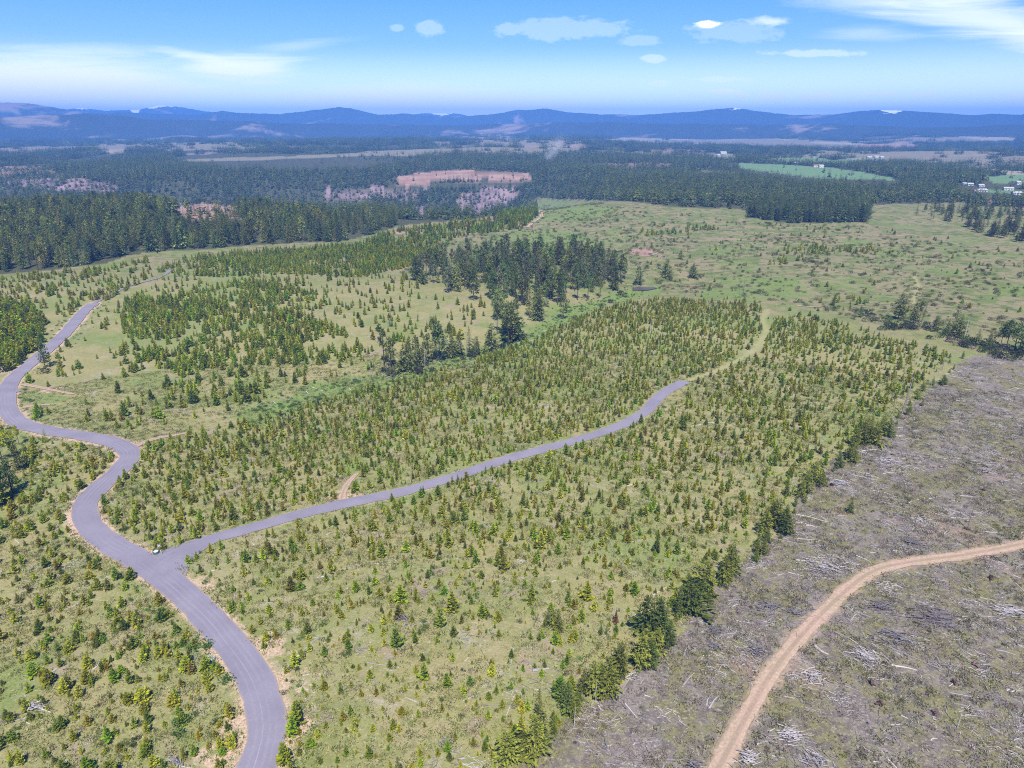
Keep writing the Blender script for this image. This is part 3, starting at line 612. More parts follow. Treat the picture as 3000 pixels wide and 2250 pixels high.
msingle([(1155, 1630, 8.5, EO), (1164, 1575, 9, EO, 0), (1124, 1628, 6, EO), (1093, 1645, 7, EO), (1226, 1540, 7, EG), (1216, 1520, 5, EG), (1262, 1497, 6, EO), (1282, 1500, 8, EO), (1300, 1503, 7, EO), (1315, 1497, 8, EO), (1340, 1470, 9, EO), (1333, 1450, 6, EG), (1382, 1445, 9, EO), (1404, 1442, 7, EG), (1390, 1430, 8, EO), (1392, 1365, 9.5, EG), (1408, 1368, 9, EG), (1435, 1385, 11, EG, 0), (1422, 1372, 9.5, EG), (1465, 1335, 8.5, EG, 0), (1487, 1320, 9, EG), (1472, 1315, 7, EG), (1524, 1280, 8.5, EO), (1515, 1290, 5, EG), (1564, 1262, 8, EO), (1575, 1245, 9, EO), (1581, 1230, 7, EG), (1648, 1200, 5, EO), (1652, 1155, 8.5, EO), (1665, 1140, 8, EO), (1679, 1140, 9, EO), (1692, 1155, 8, EG), (1701, 1155, 6, EO), (1741, 1066, 8, EO), (1730, 1075, 6, EO), (1760, 1040, 7, EO), (1844, 1000, 7, EO), (1835, 990, 7, EO), (1861, 960, 8.5, EO), (1875, 958, 8, EO), (1888, 957, 8, EO), (1919, 944, 7, EG), (1905, 940, 7, EO), (1870, 945, 8, EO), (1848, 965, 8, EO), (1837, 1108, 4.2, EG), (1445, 1395, 5, EG), (1420, 1400, 5, EO), (978, 1128, 3.6, DARK), (1195, 1355, 5, EO), (1185, 1350, 5, EG, 0), (1205, 1362, 4.5, EO), (862, 1690, 5.5, (.17, .19, .03), 0), (765, 1580, 4.6, LIME, 0)], 2)
edge = [(random.gauss(0, 13), t) for t in np.linspace(0, 1, 80)]
ex = [1120, 1230, 1380, 1480, 1580, 1690, 1760, 1850, 1950, 2010, 2080]; ey = [1640, 1530, 1420, 1320, 1235, 1140, 1040, 965, 890, 830, 775]
msingle([(np.interp(t * 10, range(11), ex) + j, np.interp(t * 10, range(11), ey) + j * .4, random.uniform(1.8, 4.4), random.choice([EO, EG, EO, EG, DARK])) for j, t in edge], 2)
MATURE = np.concatenate(MATURE)

# ------------------------------------------------------------------ individual trees
def dist_to(P): return np.sqrt(P[:, 0] ** 2 + P[:, 1] ** 2 + CAMH ** 2)
def inview(x, y, h, mar=15):
    z = H(x, y); u, v, d = project(np.stack([x, y, z + h * .5], 1)); return (u > -mar) & (u < 2212 + mar) & (v > 0) & (v < 1659 + mar)
def region(u, v):
    if u < np.interp(v, [940, 1110, 1200, 1400, 1659], [200, 160, 230, 470, 540]) and v > 930: return 'in the meadow left of the main gravel road'
    if v > 1640 - .9 * (u - 1120) - 60 and u > 1060: return 'along the edge of the logged slope'
    return 'in the clearing between the road fork and the logged slope'
def tone(t):
    r, g, b = t
    if g > r * 1.35: return 'bright green'
    if r > g * 1.12: return 'brownish'
    if max(t) < .085: return 'dark green'
    if g > .16: return 'lime green'
    return 'olive'
def make_tree(name, label, cat, group, spec, var, x, y, h, wide, tint, rz, leaf='crown'):
    z = Hs(x, y) - .05
    root = link(name, None, label=label, cat=cat, group=group, loc=(x, y, z), rz=rz)
    root.empty_display_size = .3
    s = SPEC[spec]
    c = link(leaf, s.crown[var], root, scale=(h * wide, h * wide, h)); c['tint'] = [float(t) for t in tint]
    link('trunk', s.trunk[var], root, scale=(h, h, h))
    return root
NOTABLE = {}
LANDM = []
def lm(name, uv): LANDM.append((name, G([uv])[0]))
lm('the white sign at the road fork', (348, 1187)); lm('the reddish dead conifer', (1085, 1215)); lm('the pale flowering shrub', (455, 1430)); lm('the bright green leafy shrub', (387, 1578))
lm('the inner bend of the main gravel road', (600, 1500)); lm('the orange dying conifer', (1330, 1345)); lm('the point of grass at the road fork', (400, 1235)); lm('the grey slash heap by the main road', (870, 1335)); lm('the two crossed pale logs', (1000, 1512)); lm('the tall bright tree at the bottom edge', (862, 1660)); lm('the pile of bleached branches in the left meadow', (75, 1530)); lm('the big pair of dark firs', (1425, 1385))
ORD = ['closest', 'second closest', 'third closest', 'fourth closest', 'fifth closest', 'sixth closest']
def label_rank(X, Y, ok, noun):
    lab = {}
    for nm, c in LANDM:
        d = np.hypot(X - c[0], Y - c[1]); o = np.argsort(d)[:6]
        for k, i in enumerate(o):
            if i not in lab and ok[i] and d[i] < 16: lab[i] = '%s %s to %s' % (noun, ORD[k], nm)
    return lab
vis = inview(YOUNG[:, 0], YOUNG[:, 1], YOUNG[:, 2])
sz = np.where(vis, YOUNG[:, 2] / dist_to(YOUNG), 0); order = np.argsort(-sz); top = order[:300]; rest = order[300:]
T = YOUNG[top]; u_, v_, _ = project(np.column_stack([T[:, 0], T[:, 1], H(T[:, 0], T[:, 1])]))
# ranks count every conifer in the field, so that "closest" holds
lab = label_rank(YOUNG[:, 0], YOUNG[:, 1], np.isin(np.arange(len(YOUNG)), top), 'young conifer')
for n_, i in enumerate(top):
    x, y, h, wd, *t = YOUNG[i]
    size = 'knee-high' if h < 1.3 else 'small' if h < 2.2 else 'shoulder-high' if h < 1.0 else 'bushy' if wd > 1.2 else 'tall'
    reg = region(u_[n_], v_[n_]); base = '%s %s young conifer %s' % (size, tone(t), reg)
    L = lab.get(i); L = ('%s %s' % (tone(t), L)) if L else base
    make_tree('young_conifer', L, 'conifer', '%s conifers %s' % (size + ' ' + tone(t), reg) if not lab.get(i) else 'young conifers beside a landmark', 'young', int(rng.integers(8)), x, y, h, wd, t, random.random() * 6.28)
Tr = YOUNG[rest]; scatter('young_conifer_vegetation', np.column_stack([Tr[:, 0], Tr[:, 1], H(Tr[:, 0], Tr[:, 1]) - .05]), rng.random(len(Tr)) * 6.28, np.column_stack([Tr[:, 2] * Tr[:, 3], Tr[:, 2] * Tr[:, 3], Tr[:, 2]]), rng.integers(0, 8, len(Tr)), Tr[:, 4:7], SPEC['young'].both, 'plantation of young conifers over the rolling meadow', 'young trees')

vis = inview(MATURE[:, 0], MATURE[:, 1], MATURE[:, 2]); sz = np.where(vis, MATURE[:, 2] / dist_to(MATURE), 0); order = np.argsort(-sz); top = order[:300]; rest = order[300:]
T = MATURE[top]; u_, v_, _ = project(np.column_stack([T[:, 0], T[:, 1], H(T[:, 0], T[:, 1])]))
SP = ['fir', 'pine', 'ragged']; WORD = ['narrow fir', 'high crowned pine', 'ragged conifer']
for n_, i in enumerate(top):
    x, y, h, wd, *t, c = MATURE[i]; c = int(c); u, v = u_[n_], v_[n_]
    if u < 100 and v > 930: reg = 'in the shaded hollow at the left edge'
    elif u < 130 and v > 780: reg = 'alone beside the upper main road'
    elif u > 1780 and v < 780: reg = 'in the wet draw above the logged slope'
    elif 800 < u < 1050 and 690 < v < 830: reg = 'in the thin row along the creek'
    elif v < 596 and u < 800: reg = 'at the front of the left ridge wood'
    elif v < 760: reg = 'in the dark grove at the middle of the meadow'
    else: reg = 'in the tree line above the logged slope'
    size = 'tall' if h > 17 else 'middling' if h > 8 else 'low'
    make_tree('mature_conifer', '%s %s %s %s' % (size, tone(t), WORD[c], reg), 'conifer', 'conifers ' + reg, SP[c], int(rng.integers(4)), x, y, h, wd, t, random.random() * 6.28)
# the woods behind: mature trees one by one, then simpler and further ones
parts = MATURE[rest]
for c in range(3):
    m = parts[:, 7].astype(int) == c; q = parts[m]
    if len(q): scatter('mature_conifer_forest', np.column_stack([q[:, 0], q[:, 1], H(q[:, 0], q[:, 1])]), rng.random(len(q)) * 6.28, np.column_stack([q[:, 2] * q[:, 3], q[:, 2] * q[:, 3], q[:, 2]]), rng.integers(0, 4, len(q)), q[:, 4:7], SPEC[SP[c]].both, 'dark conifer wood of %ss over the near ridge and strips' % WORD[c], 'forest')
def far_pts(r0, r1, dens):
    n = int((r1 ** 2 - r0 ** 2) * R(42) * dens); r = np.sqrt(rng.uniform(r0 * r0, r1 * r1, n)); a = rng.uniform(-R(42), R(42), n); x = r * np.sin(a); y = r * np.cos(a)
    z = H(x, y); m = in_forest(x, y, z); x, y, z = x[m], y[m], z[m]
    op = any_in(x, y, FIELD + BARE + TAN + PLANT + GAPS); pu = any_in(x, y, PURP)
    cn = fbm(x, y, 120, 3, 71); p = np.where(op, .012, np.where(pu, .22, .35 + .75 * sstep(.35, .55, cn)))
    if r1 > 2400: p = np.where((r[m] > 2400) & (fbm(x, y, 700, 3, 61) > .61), p * .12, p)
    p = np.where((r[m] > 1900) & ((fbm(x, y, 520, 3, 63) > .585) | (fbm(x, y, 330, 3, 65) > .70)), p * .1, p)
    k = rng.random(len(x)) < p; return x[k], y[k], z[k]
for c, (r0, r1, dn) in enumerate(((820, 1500, .034), (1500, 2600, .026))):
    x, y, z = far_pts(r0, r1, dn); n = len(x); wn = fbm(x, y, 90, 3, 75)
    keep = np.ones(n, bool)
    h = rng.uniform(10, 21, n) * (.7 + .5 * wn)
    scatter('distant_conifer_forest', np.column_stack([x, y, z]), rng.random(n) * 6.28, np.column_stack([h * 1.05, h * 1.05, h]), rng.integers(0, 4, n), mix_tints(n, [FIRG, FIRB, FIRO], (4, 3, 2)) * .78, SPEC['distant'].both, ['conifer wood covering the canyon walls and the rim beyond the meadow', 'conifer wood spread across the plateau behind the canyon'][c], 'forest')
x, y, z = far_pts(455, 820, .026)
RW = poly([(-200, 600), (0, 592), (60, 587), (150, 577), (230, 567), (280, 550), (340, 543), (420, 541), (560, 528), (730, 522), (770, 512), (700, 480), (600, 466), (480, 464), (380, 462), (280, 452), (150, 428), (0, 425), (-250, 425)], 3); mk = ~pip(x, y, RW) & (project(np.stack([x, y, z], 1))[0] < 860); x, y, z = x[mk], y[mk], z[mk]; n = len(x); h = rng.uniform(10, 21, n)
scatter('ridge_conifer_forest', np.column_stack([x, y, z]), rng.random(n) * 6.28, np.column_stack([h, h, h]), rng.integers(0, 4, n), mix_tints(n, [FIRG, FIRB, FIRO], (4, 2, 3)), SPEC['fir'].both, 'conifer wood on the rim just before the canyon', 'forest')
x, y, z = far_pts(2600, 7200, 1 / 900.); n = len(x)
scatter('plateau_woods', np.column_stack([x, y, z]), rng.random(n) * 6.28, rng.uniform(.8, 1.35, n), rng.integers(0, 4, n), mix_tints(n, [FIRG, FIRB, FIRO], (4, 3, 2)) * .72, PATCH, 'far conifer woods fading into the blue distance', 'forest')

# ------------------------------------------------------------------ shrubs and undergrowth
def shrub(uv, h, wide, tint, label, var=0):
    x, y = G([uv])[0]; r = make_tree('shrub', label, 'shrub', None, 'shrub', var, x, y, h, wide, tint, random.random() * 6, 'foliage'); return r
shrub((387, 1580), 2.3, 1.25, (.10, .20, .02), 'bright green leafy shrub alone on bare ground left of the gravel road bend', 0)
shrub((455, 1430), 1.6, 1.3, (.55, .60, .45), 'pale whitish flowering shrub left of the main gravel road', 2)
shrub((425, 1397), 1.2, 2.6, (.09, .20, .02), 'low spreading bright green shrub just uphill of the pale flowering one', 1)
shrub((486, 1463), 1.0, 2.4, (.08, .19, .02), 'long low green shrub on the left verge of the gravel road', 3)
shrub((455, 1395), 1.1, 2., (.09, .18, .02), 'green verge shrub where the gravel road starts to curve', 2)
shrub((98, 805), 3.4, 1.2, (.06, .07, .02), 'dark round shrub at the foot of the lone roadside pine', 1)
shrub((8, 800), 4.6, 1., (.035, .06, .02), 'dark bushy shrub at the left edge beside the road bend', 3)
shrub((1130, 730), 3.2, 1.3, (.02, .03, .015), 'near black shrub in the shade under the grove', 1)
CR = [(shrub_uv, rng.uniform(2, 4.5)) for shrub_uv in [(835, 805), (850, 812), (905, 806), (935, 800), (1000, 775), (1020, 772), (1048, 765), (1062, 758), (1082, 752), (1240, 690), (1262, 684), (1300, 664), (1322, 655), (1345, 640), (1420, 612), (1445, 604)]]
for uv, h in CR: shrub(uv, h, 1.2, random.choice([(.07, .055, .045), (.10, .10, .05), (.06, .075, .03)]), None, random.randrange(4))
DRAW = [(random.uniform(1870, 2212), random.uniform(-12, 14), random.uniform(2, 5)) for _ in range(46)]
for u, j, h in DRAW:
    v = np.interp(u, [1870, 1960, 2060, 2140, 2212], [695, 705, 735, 755, 775]) + j; shrub((u, v), h, 1.25, random.choice([(.09, .085, .065), (.075, .09, .045), (.12, .10, .08), (.09, .13, .035)]), None, random.randrange(4))
for o in [o for o in COL.objects if o.name.startswith('shrub') and o.parent is None and 'label' not in o]:
    u, v, _ = project(np.array([o.location])); z = 'in the thicket along the wet draw above the logged slope' if u[0] > 1800 else 'on the creek bank below the grove' if u[0] > 970 else 'under the thin row of trees along the creek'
    t = list(o.children[0]['tint']); tn = 'green' if t[1] > t[0] * 1.2 else 'grey brown' if t[0] > t[1] else 'dull olive'
    o['label'] = '%s bushy shrub %s' % (tn, z); o['group'] = 'shrubs ' + z
def undergrowth():
    X = []; 
    P = poly([(700, 560), (1000, 500), (1150, 440), (1420, 450), (1600, 480), (1880, 490), (2260, 560), (2260, 760), (2050, 720), (1680, 660), (1400, 620), (1000, 620)], 3)
    x, y = sample_poly(P, .026); m = thin(x, y, .9, 28, 97); x, y = x[m], y[m]; n = len(x)
    X.append(np.column_stack([x, y, rng.uniform(.5, 2.4, n) , mix_tints(n, [(.17, .22, .05), (.22, .20, .08), (.12, .14, .045), (.25, .20, .12)], (4, 3, 3, 2))]))
    P = poly([(-300, 1740), (-200, 950), (300, 930), (560, 870), (830, 820), (1420, 640), (1660, 680), (2060, 775), (1690, 1140), (1110, 1720)], 3)
    x, y = sample_poly(P, .035); m = thin(x, y, .8, 18, 98) & ~near_road(x, y, -.6) & ~pip(x, y, CLEAR); x, y = x[m], y[m]; n = len(x)
    X.append(np.column_stack([x, y, rng.uniform(.25, .9, n), mix_tints(n, [(.16, .19, .05), (.10, .16, .03), (.20, .18, .09), (.08, .09, .03)], (4, 3, 3, 2))]))
    x, y = sample_poly(CLEAR, .05); m = (np.hypot(x, y) < 420) & thin(x, y, .8, 12, 99) & ~near_road(x, y, .3); x, y = x[m], y[m]; n = len(x)
    X.append(np.column_stack([x, y, rng.uniform(.2, .7, n), mix_tints(n, [(.17, .17, .05), (.11, .12, .03), (.20, .15, .10)], (4, 3, 2))]))
    for ln, k, w in ((CREEK, 900, 7), (MAIN, 420, 5.2)):
        i = rng.integers(0, len(ln) - 1, k); f = rng.random((k, 1)); p = ln[i] * (1 - f) + ln[i + 1] * f + rng.normal(size=(k, 2)) * w; m = ~near_road(p[:, 0], p[:, 1], -.3); p = p[m]; n = len(p)
        X.append(np.column_stack([p, rng.uniform(.3, 1.1, n), mix_tints(n, [(.10, .19, .025), (.14, .21, .04), (.08, .12, .03)], (3, 2, 2))]))
    X = np.concatenate(X); s = X[:, 2]; w = rng.uniform(.9, 1.8, len(X))
    scatter('low_shrub_undergrowth', np.column_stack([X[:, :2], H(X[:, 0], X[:, 1]) - .03]), rng.random(len(X)) * 6.28, np.column_stack([s * w, s * w, s]), rng.integers(0, 4, len(X)), X[:, 3:6], SPEC['shrub'].both, 'low bushes and weeds scattered over meadow and cut ground', 'undergrowth')
undergrowth()
GR = bpy.data.collections.new('templates grass'); gg = np.random.default_rng(5)
for i in range(4):
    b = MB()
    for _ in range(16):
        a = gg.random() * 6.28; p = np.array([gg.normal() * .35, gg.normal() * .35, 0]); d = np.array([math.cos(a) * .6, math.sin(a) * .6, 1.]); b.kite(p, d, gg.uniform(.25, .55), .14, rdir(gg, .2), .2)
    me = mesh('tuft', b.V, b.F, [M_LEAF]); leaf_attr(me, i); GR.objects.link(bpy.data.objects.new('tuft_%02d' % i, me))
n = 90000; r = np.sqrt(rng.uniform(60 ** 2, 330 ** 2, n)); a = rng.uniform(-R(46), R(46), n); x = r * np.sin(a); y = r * np.cos(a)
m = ~near_road(x, y, -.8) & thin(x, y, .7, 9, 103); x, y = x[m], y[m]; n = len(x); ic = pip(x, y, CLEAR)
tg = mix_tints(n, [(.33, .30, .12), (.23, .26, .065), (.38, .33, .18), (.15, .19, .045)], (4, 3, 2, 2.5)); tc = mix_tints(n, [(.25, .22, .16), (.22, .21, .08), (.36, .31, .27), (.12, .11, .05)], (3, 3, 3, 2)); tg[ic] = tc[ic]
scatter('grass', np.column_stack([x, y, H(x, y)]), rng.random(n) * 6.28, rng.uniform(.5, 1.5, n), rng.integers(0, 4, n), tg, GR, 'dry and green grass tufts over the near meadow', 'grass')

# ------------------------------------------------------------------ logs, slash, stumps, snags
gl = np.random.default_rng(3)
LOGM = []
LOGC = bpy.data.collections.new('templates log')
for i in range(8):
    b = MB(); k = 5; pts = [np.array([t, .03 * math.sin(3 * t + i) + .012 * gl.normal(), .0]) for t in np.linspace(-.5, .5, k + 1)]
    for j in range(k): b.tube(pts[j], pts[j + 1], .5 * (1 - .12 * j), .5 * (1 - .12 * (j + 1)), 6)
    V = np.array(b.V); V2 = V.copy(); c0 = np.interp(V[:, 0], [p[0] for p in pts], [p[1] for p in pts]); V2[:, 1] = (V[:, 1] - c0); 
    b2 = MB(); 
    for j in range(k): b2.tube((pts[j][0], 0, 0), (pts[j + 1][0], 0, 0), .5 * (1 - .12 * j), .5 * (1 - .12 * (j + 1)), 6)
    V = np.array(b2.V); V[:, 1] += .8 * np.sin(V[:, 0] * 4 + i) * (i % 3) * .5; me = mesh('log', V, b2.F, [M_GREY]); LOGM.append(me); LOGC.objects.link(bpy.data.objects.new('log_%02d' % i, me))
LOGS = []  # x,y,len,rad,ang
def logs_in(P, dens, l0, l1, r0, r1, clump, ang=None, maxr=900):
    x, y = sample_poly(P, dens); m = (np.hypot(x, y) < maxr) & thin(x, y, clump, 16, 107) & ~near_road(x, y, .8); x, y = x[m], y[m]; n = len(x)
    a = rng.random(n) * 6.28 if ang is None else rng.normal(ang, .75, n)
    LOGS.append(np.column_stack([x, y, l0 + (l1 - l0) * rng.random(n) ** 2.2, rng.uniform(r0, r1, n), a]))
logs_in(CLEAR, .075, .7, 6., .045, .14, .75, -.45, 430)
logs_in(CLEAR, .012, .8, 4, .07, .18, .6, .3, 330)
logs_in(poly([(-200, 1740), (-100, 960), (250, 940), (330, 1200), (600, 1150), (1300, 950), (1650, 760), (2060, 775), (1690, 1140), (1110, 1720)], 3), .0085, 1., 7, .08, .18, .6)
logs_in(poly([(560, 900), (830, 825), (1100, 765), (1250, 690), (1200, 700), (1060, 740), (820, 800), (600, 860)], 3), .02, 3, 11, .12, .22, .3, .5)
def nlog(a, b, w):
    (x0, y0), (x1, y1) = G([a, b]); LOGS.append(np.array([[(x0 + x1) / 2, (y0 + y1) / 2, math.hypot(x1 - x0, y1 - y0), w, math.atan2(y1 - y0, x1 - x0)]]))
for a, b, w in (((997, 1500), (1036, 1506), .1), ((1000, 1514), (1034, 1502), .1), ((1025, 1521), (1117, 1526), .09), ((1094, 1546), (1112, 1500), .08), ((1055, 1449), (1105, 1457), .15), ((1150, 1450), (1185, 1446), .35), ((867, 1362), (881, 1340), .16), ((880, 1352), (940, 1344), .14), ((1002, 1400), (1010, 1385), .16), ((1330, 1512), (1372, 1442), .17), ((1340, 1470), (1370, 1452), .16), ((1907, 1393), (2040, 1450), .17), ((1925, 1437), (1980, 1449), .2), ((1670, 1164), (1740, 1176), .18), ((1720, 1112), (1788, 1128), .18), ((1730, 1130), (1765, 1140), .14), ((2150, 1405), (2195, 1415), .16), ((1530, 1530), (1553, 1505), .2), ((1525, 1525), (1532, 1508), .18), ((1850, 1200), (1880, 1215), .16), ((1758, 1398), (1790, 1415), .35), ((1475, 1480), (1500, 1455), .15), ((1540, 695), (1540, 696), .2), ((1860, 975), (1895, 972), .2), ((2060, 1180), (2105, 1163), .13), ((1720, 1210), (1785, 1216), .16), ((1735, 1228), (1785, 1238), .18), ((2165, 1083), (2195, 1078), .2), ((810, 800), (860, 812), .2), ((1005, 785), (1080, 768), .2), ((1010, 790), (1050, 790), .2), ((680, 868), (720, 866), .25), ((55, 1520), (110, 1540), .25), ((70, 1535), (95, 1500), .22), ((10, 1565), (60, 1548), .14), ((290, 1620), (340, 1600), .13), ((560, 1580), (575, 1560), .1)): nlog(a, b, w)
LOGS = np.concatenate(LOGS); LOGS = LOGS[LOGS[:, 2] > .5]
vis = inview(LOGS[:, 0], LOGS[:, 1], LOGS[:, 0] * 0); sz = np.where(vis, LOGS[:, 2] * np.sqrt(LOGS[:, 3]) / dist_to(LOGS), 0); order = np.argsort(-sz); top, rest = order[:296], order[296:]
T = LOGS[top]; u_, v_, _ = project(np.column_stack([T[:, 0], T[:, 1], H(T[:, 0], T[:, 1])]))
inC = pip(T[:, 0], T[:, 1], CLEAR); ddr = seg_dist(T[:, 0], T[:, 1], DIRT[::2])
def ground_tilt(x, y, a, L):
    dx, dy = math.cos(a) * L / 2, math.sin(a) * L / 2; return -math.atan2(Hs(x + dx, y + dy) - Hs(x - dx, y - dy), L)
for n_, i in enumerate(top):
    x, y, L, rad, a = LOGS[i]
    ln = 'very long' if L > 9 else 'long' if L > 4.5 else 'short'; th = 'thick' if rad > .17 else 'thin'
    if inC[n_]: reg = 'close beside the dirt track' if ddr[n_] < 8 else 'right of the dirt track' if (u_[n_] > np.interp(v_[n_], [1175, 1240, 1300, 1460, 1659], [2212, 1880, 1800, 1660, 1552])) else 'uphill of the dirt track'
    elif v_[n_] < 900: reg = 'beside the creek'
    else: reg = 'among young conifers ' + ('left of the main gravel road' if region(u_[n_], v_[n_]).startswith('in the meadow') else 'below the road fork')
    dr = 'lying lengthwise' if abs(math.sin(a)) > .7 else 'lying crosswise'
    o = link('fallen_log', LOGM[int(rng.integers(8))], label='%s %s log %s, %s' % (ln, th, reg, dr), cat='log', group='%s %s logs %s' % (ln, th, reg), loc=(x, y, Hs(x, y) + rad * .55), rz=a, scale=(L, rad * 2, rad * 2))
    o.rotation_mode = 'XYZ'; o.rotation_euler = (0, ground_tilt(x, y, a, L), a)
T = LOGS[rest]; scatter('fallen_log_debris', np.column_stack([T[:, 0], T[:, 1], H(T[:, 0], T[:, 1]) + T[:, 3] * .5]), T[:, 4], np.column_stack([T[:, 2], T[:, 3] * 2, T[:, 3] * 2]), rng.integers(0, 8, len(T)), np.ones((len(T), 3)), LOGC, 'small bleached logs and branches littering the logged slope', 'log debris')
TW = bpy.data.collections.new('templates twigs')
for i in range(5):
    b = MB(); th0 = gl.normal() * .5
    for _ in range(14):
        p = np.array([gl.normal() * .9, gl.normal() * .7, gl.uniform(.02, .16)]); t = th0 + gl.normal() * .7; L = gl.uniform(.35, 1.5); d = np.array([math.cos(t), math.sin(t), gl.normal() * .06]) * L / 2
        b.tube(p - d, p + d, .035, .018, 3)
    TW.objects.link(bpy.data.objects.new('twigs_%02d' % i, mesh('twigs', b.V, b.F, [M_SLASH if i % 2 else M_DEADBR])))
x, y = sample_poly(CLEAR, .16); m = (np.hypot(x, y) < 420) & thin(x, y, .8, 15, 107) & ~near_road(x, y, .3); x, y = x[m], y[m]
x2, y2 = sample_poly(poly([(400, 1240), (1640, 1150), (1290, 1490), (1090, 1740), (560, 1740), (600, 1500)], 3), .02); m = thin(x2, y2, .9, 12, 109) & ~near_road(x2, y2); x = np.r_[x, x2[m]]; y = np.r_[y, y2[m]]
x2, y2 = sample_poly(poly([(-300, 1740), (-150, 1120), (150, 1150), (480, 1480), (500, 1740)], 3), .02); m = thin(x2, y2, .9, 12, 110) & ~near_road(x2, y2); x = np.r_[x, x2[m]]; y = np.r_[y, y2[m]]; n = len(x)
scatter('twig_debris', np.column_stack([x, y, H(x, y)]), rng.normal(-.4, .8, n), rng.uniform(.6, 1.7, n), rng.integers(0, 5, n), np.ones((n, 3)), TW, 'twigs and broken branches strewn over cut ground', 'branch litter')

def slash(uv, rad, n, label, ht=1.2, mat=None):
    x0, y0 = G([uv])[0]; b = MB(); g = np.random.default_rng(int(uv[0] * 7 + uv[1])); th0 = g.uniform(-.9, .3)
    for i in range(n):
        rr = rad * abs(g.normal()) * .52; a = g.random() * 6.28; px, py = rr * math.cos(a) * 1.25, rr * math.sin(a) * .9
        zz = ht * max(0, 1 - (rr / rad) ** 1.3) * g.random() + .08 + Hs(x0 + px, y0 + py) - Hs(x0, y0); L = g.uniform(.25, .8) * rad * .9; t = th0 + g.normal() * .42
        d = np.array([math.cos(t), math.sin(t), g.normal() * .16]) * L / 2; r0 = g.uniform(.03, .10); p = np.array([px, py, zz]); b.tube(p - d, p + d, r0, r0 * .6, 5)
    me = mesh('slash_pile', b.V, b.F, [mat or M_SLASH, M_DEADBR], [1 if g.random() < .3 else 0 for _ in range(n) for _ in range(7)])
    link('slash_pile', me, label=label, cat='branch pile', group='slash piles on the logged ground', loc=(x0, y0, Hs(x0, y0)))
for uv, rad, n, l in (((2020, 1338), 6, 190, 'largest heap of grey branches, fanned out right of the dirt track'), ((1901, 1313), 3.6, 60, 'dark mossy branch heap just above the largest heap'), ((1937, 1380), 4.2, 80, 'wide flat branch heap below the largest heap'), ((1661, 1313), 3.2, 60, 'left half of the broken ring of branches above the track'), ((1719, 1325), 3.0, 60, 'right half of the broken ring of branches above the track'), ((1781, 1230), 4, 70, 'low branch heap between tree line and track bend'), ((1968, 1175), 4.4, 80, 'branch heap just uphill of the dirt track at right'), ((1635, 1408), 3, 70, 'pale branch heap beside a rusty bare patch above the track'), ((1875, 1422), 4, 80, 'reddish brown branch heap in the middle of the lower logged slope'), ((1759, 1466), 3.2, 70, 'branch heap right of the lower dirt track'), ((1706, 1590), 3.2, 70, 'branch heap at the bottom right of the dirt track'), ((1764, 1645), 2.8, 60, 'branch heap cut by the bottom edge of the slope'), ((1919, 998), 5, 80, 'long low branch heap below the far end of the tree line'), ((1541, 1364), 2.6, 50, 'small dark branch heap under the tree line'), ((1817, 1046), 4, 60, 'thin grey branch heap right of the bushy conifers'), ((2186, 1325), 5, 90, 'broad branch heap at the right edge of the slope'), ((2130, 1020), 4, 50, 'small grey branch heap high on the right of the slope'), ((1620, 1640), 3, 50, 'low branch heap hugging the right side of the track bottom'), ((2110, 790), 8, 70, 'white branch heap at the far top of the logged slope'), ((75, 1530), 2.6, 40, 'pile of bleached branches among conifers in the left meadow'), ((870, 1338), 2.0, 40, 'grey slash heap among conifers right of the main road'), ((380, 1650), 2.2, 40, 'branch pile at the bottom edge left of the road'), ((960, 1610), 1.8, 35, 'small bleached branch pile at the bottom of the clearing'), ((1500, 1660), 2.4, 50, 'branch pile at the bottom edge left of the dirt track'), ((1545, 1400), 2.2, 40, 'flat grey branch heap in the gap below the tree line')): slash(uv, rad, n, l)
for i, (uv, l) in enumerate((((2104, 1437), 'dark root plate tipped up far right on the logged slope'), ((2061, 1478), 'reddish root plate with a pale pole leaning on it'), ((2021, 1545), 'upturned root plate near the bottom right of the slope'), ((1901, 1523), 'small upturned root plate lower middle of the slope'), ((1881, 1478), 'red earthy root plate below the middle branch heap'), ((2126, 1060), 'dark root plate high on the right of the slope'), ((1796, 1050), 'low root plate near the end of the tree line'), ((2140, 1250), 'low root plate just below the dirt track at right'))):
    g = np.random.default_rng(i + 40); b = MB()
    for _ in range(26):
        a = g.random() * 6.28; L = g.uniform(.5, 1.25); b.tube((0, 0, .5), (math.cos(a) * L * .55, g.normal() * .25, .5 + math.sin(a) * L * .75), .16, .03, 4)
    b.tube((0, 0, .45), (.3, .9, .3), .22, .2, 7); b.tube((0, -.12, .5), (0, .15, .5), .55, .42, 9)
    x, y = G([uv])[0]; link('root_plate', mesh('root_plate', b.V, b.F, [M_SOIL], smooth=False), label=l, cat='tree stump', group='upturned root plates', loc=(x, y, Hs(x, y)), rz=random.random() * 6)
st = MB(); st.tube((0, 0, -.1), (0, 0, .25), .38, .27, 9); st.tube((0, 0, .25), (.01, 0, .5), .27, .25, 9)
for k in range(5): st.tube((0, 0, .15), (math.cos(k * 1.25) * .6, math.sin(k * 1.25) * .6, -.05), .12, .05, 5)
STM = mesh('stump', st.V, st.F, [M_DEADBR])
xs, ys = sample_poly(CLEAR, .006); m = (np.hypot(xs, ys) < 260) & ~near_road(xs, ys, .5) & inview(xs, ys, xs * 0, -5); xs, ys = xs[m][:60], ys[m][:60]; dd = seg_dist(xs, ys, DIRT[::2])
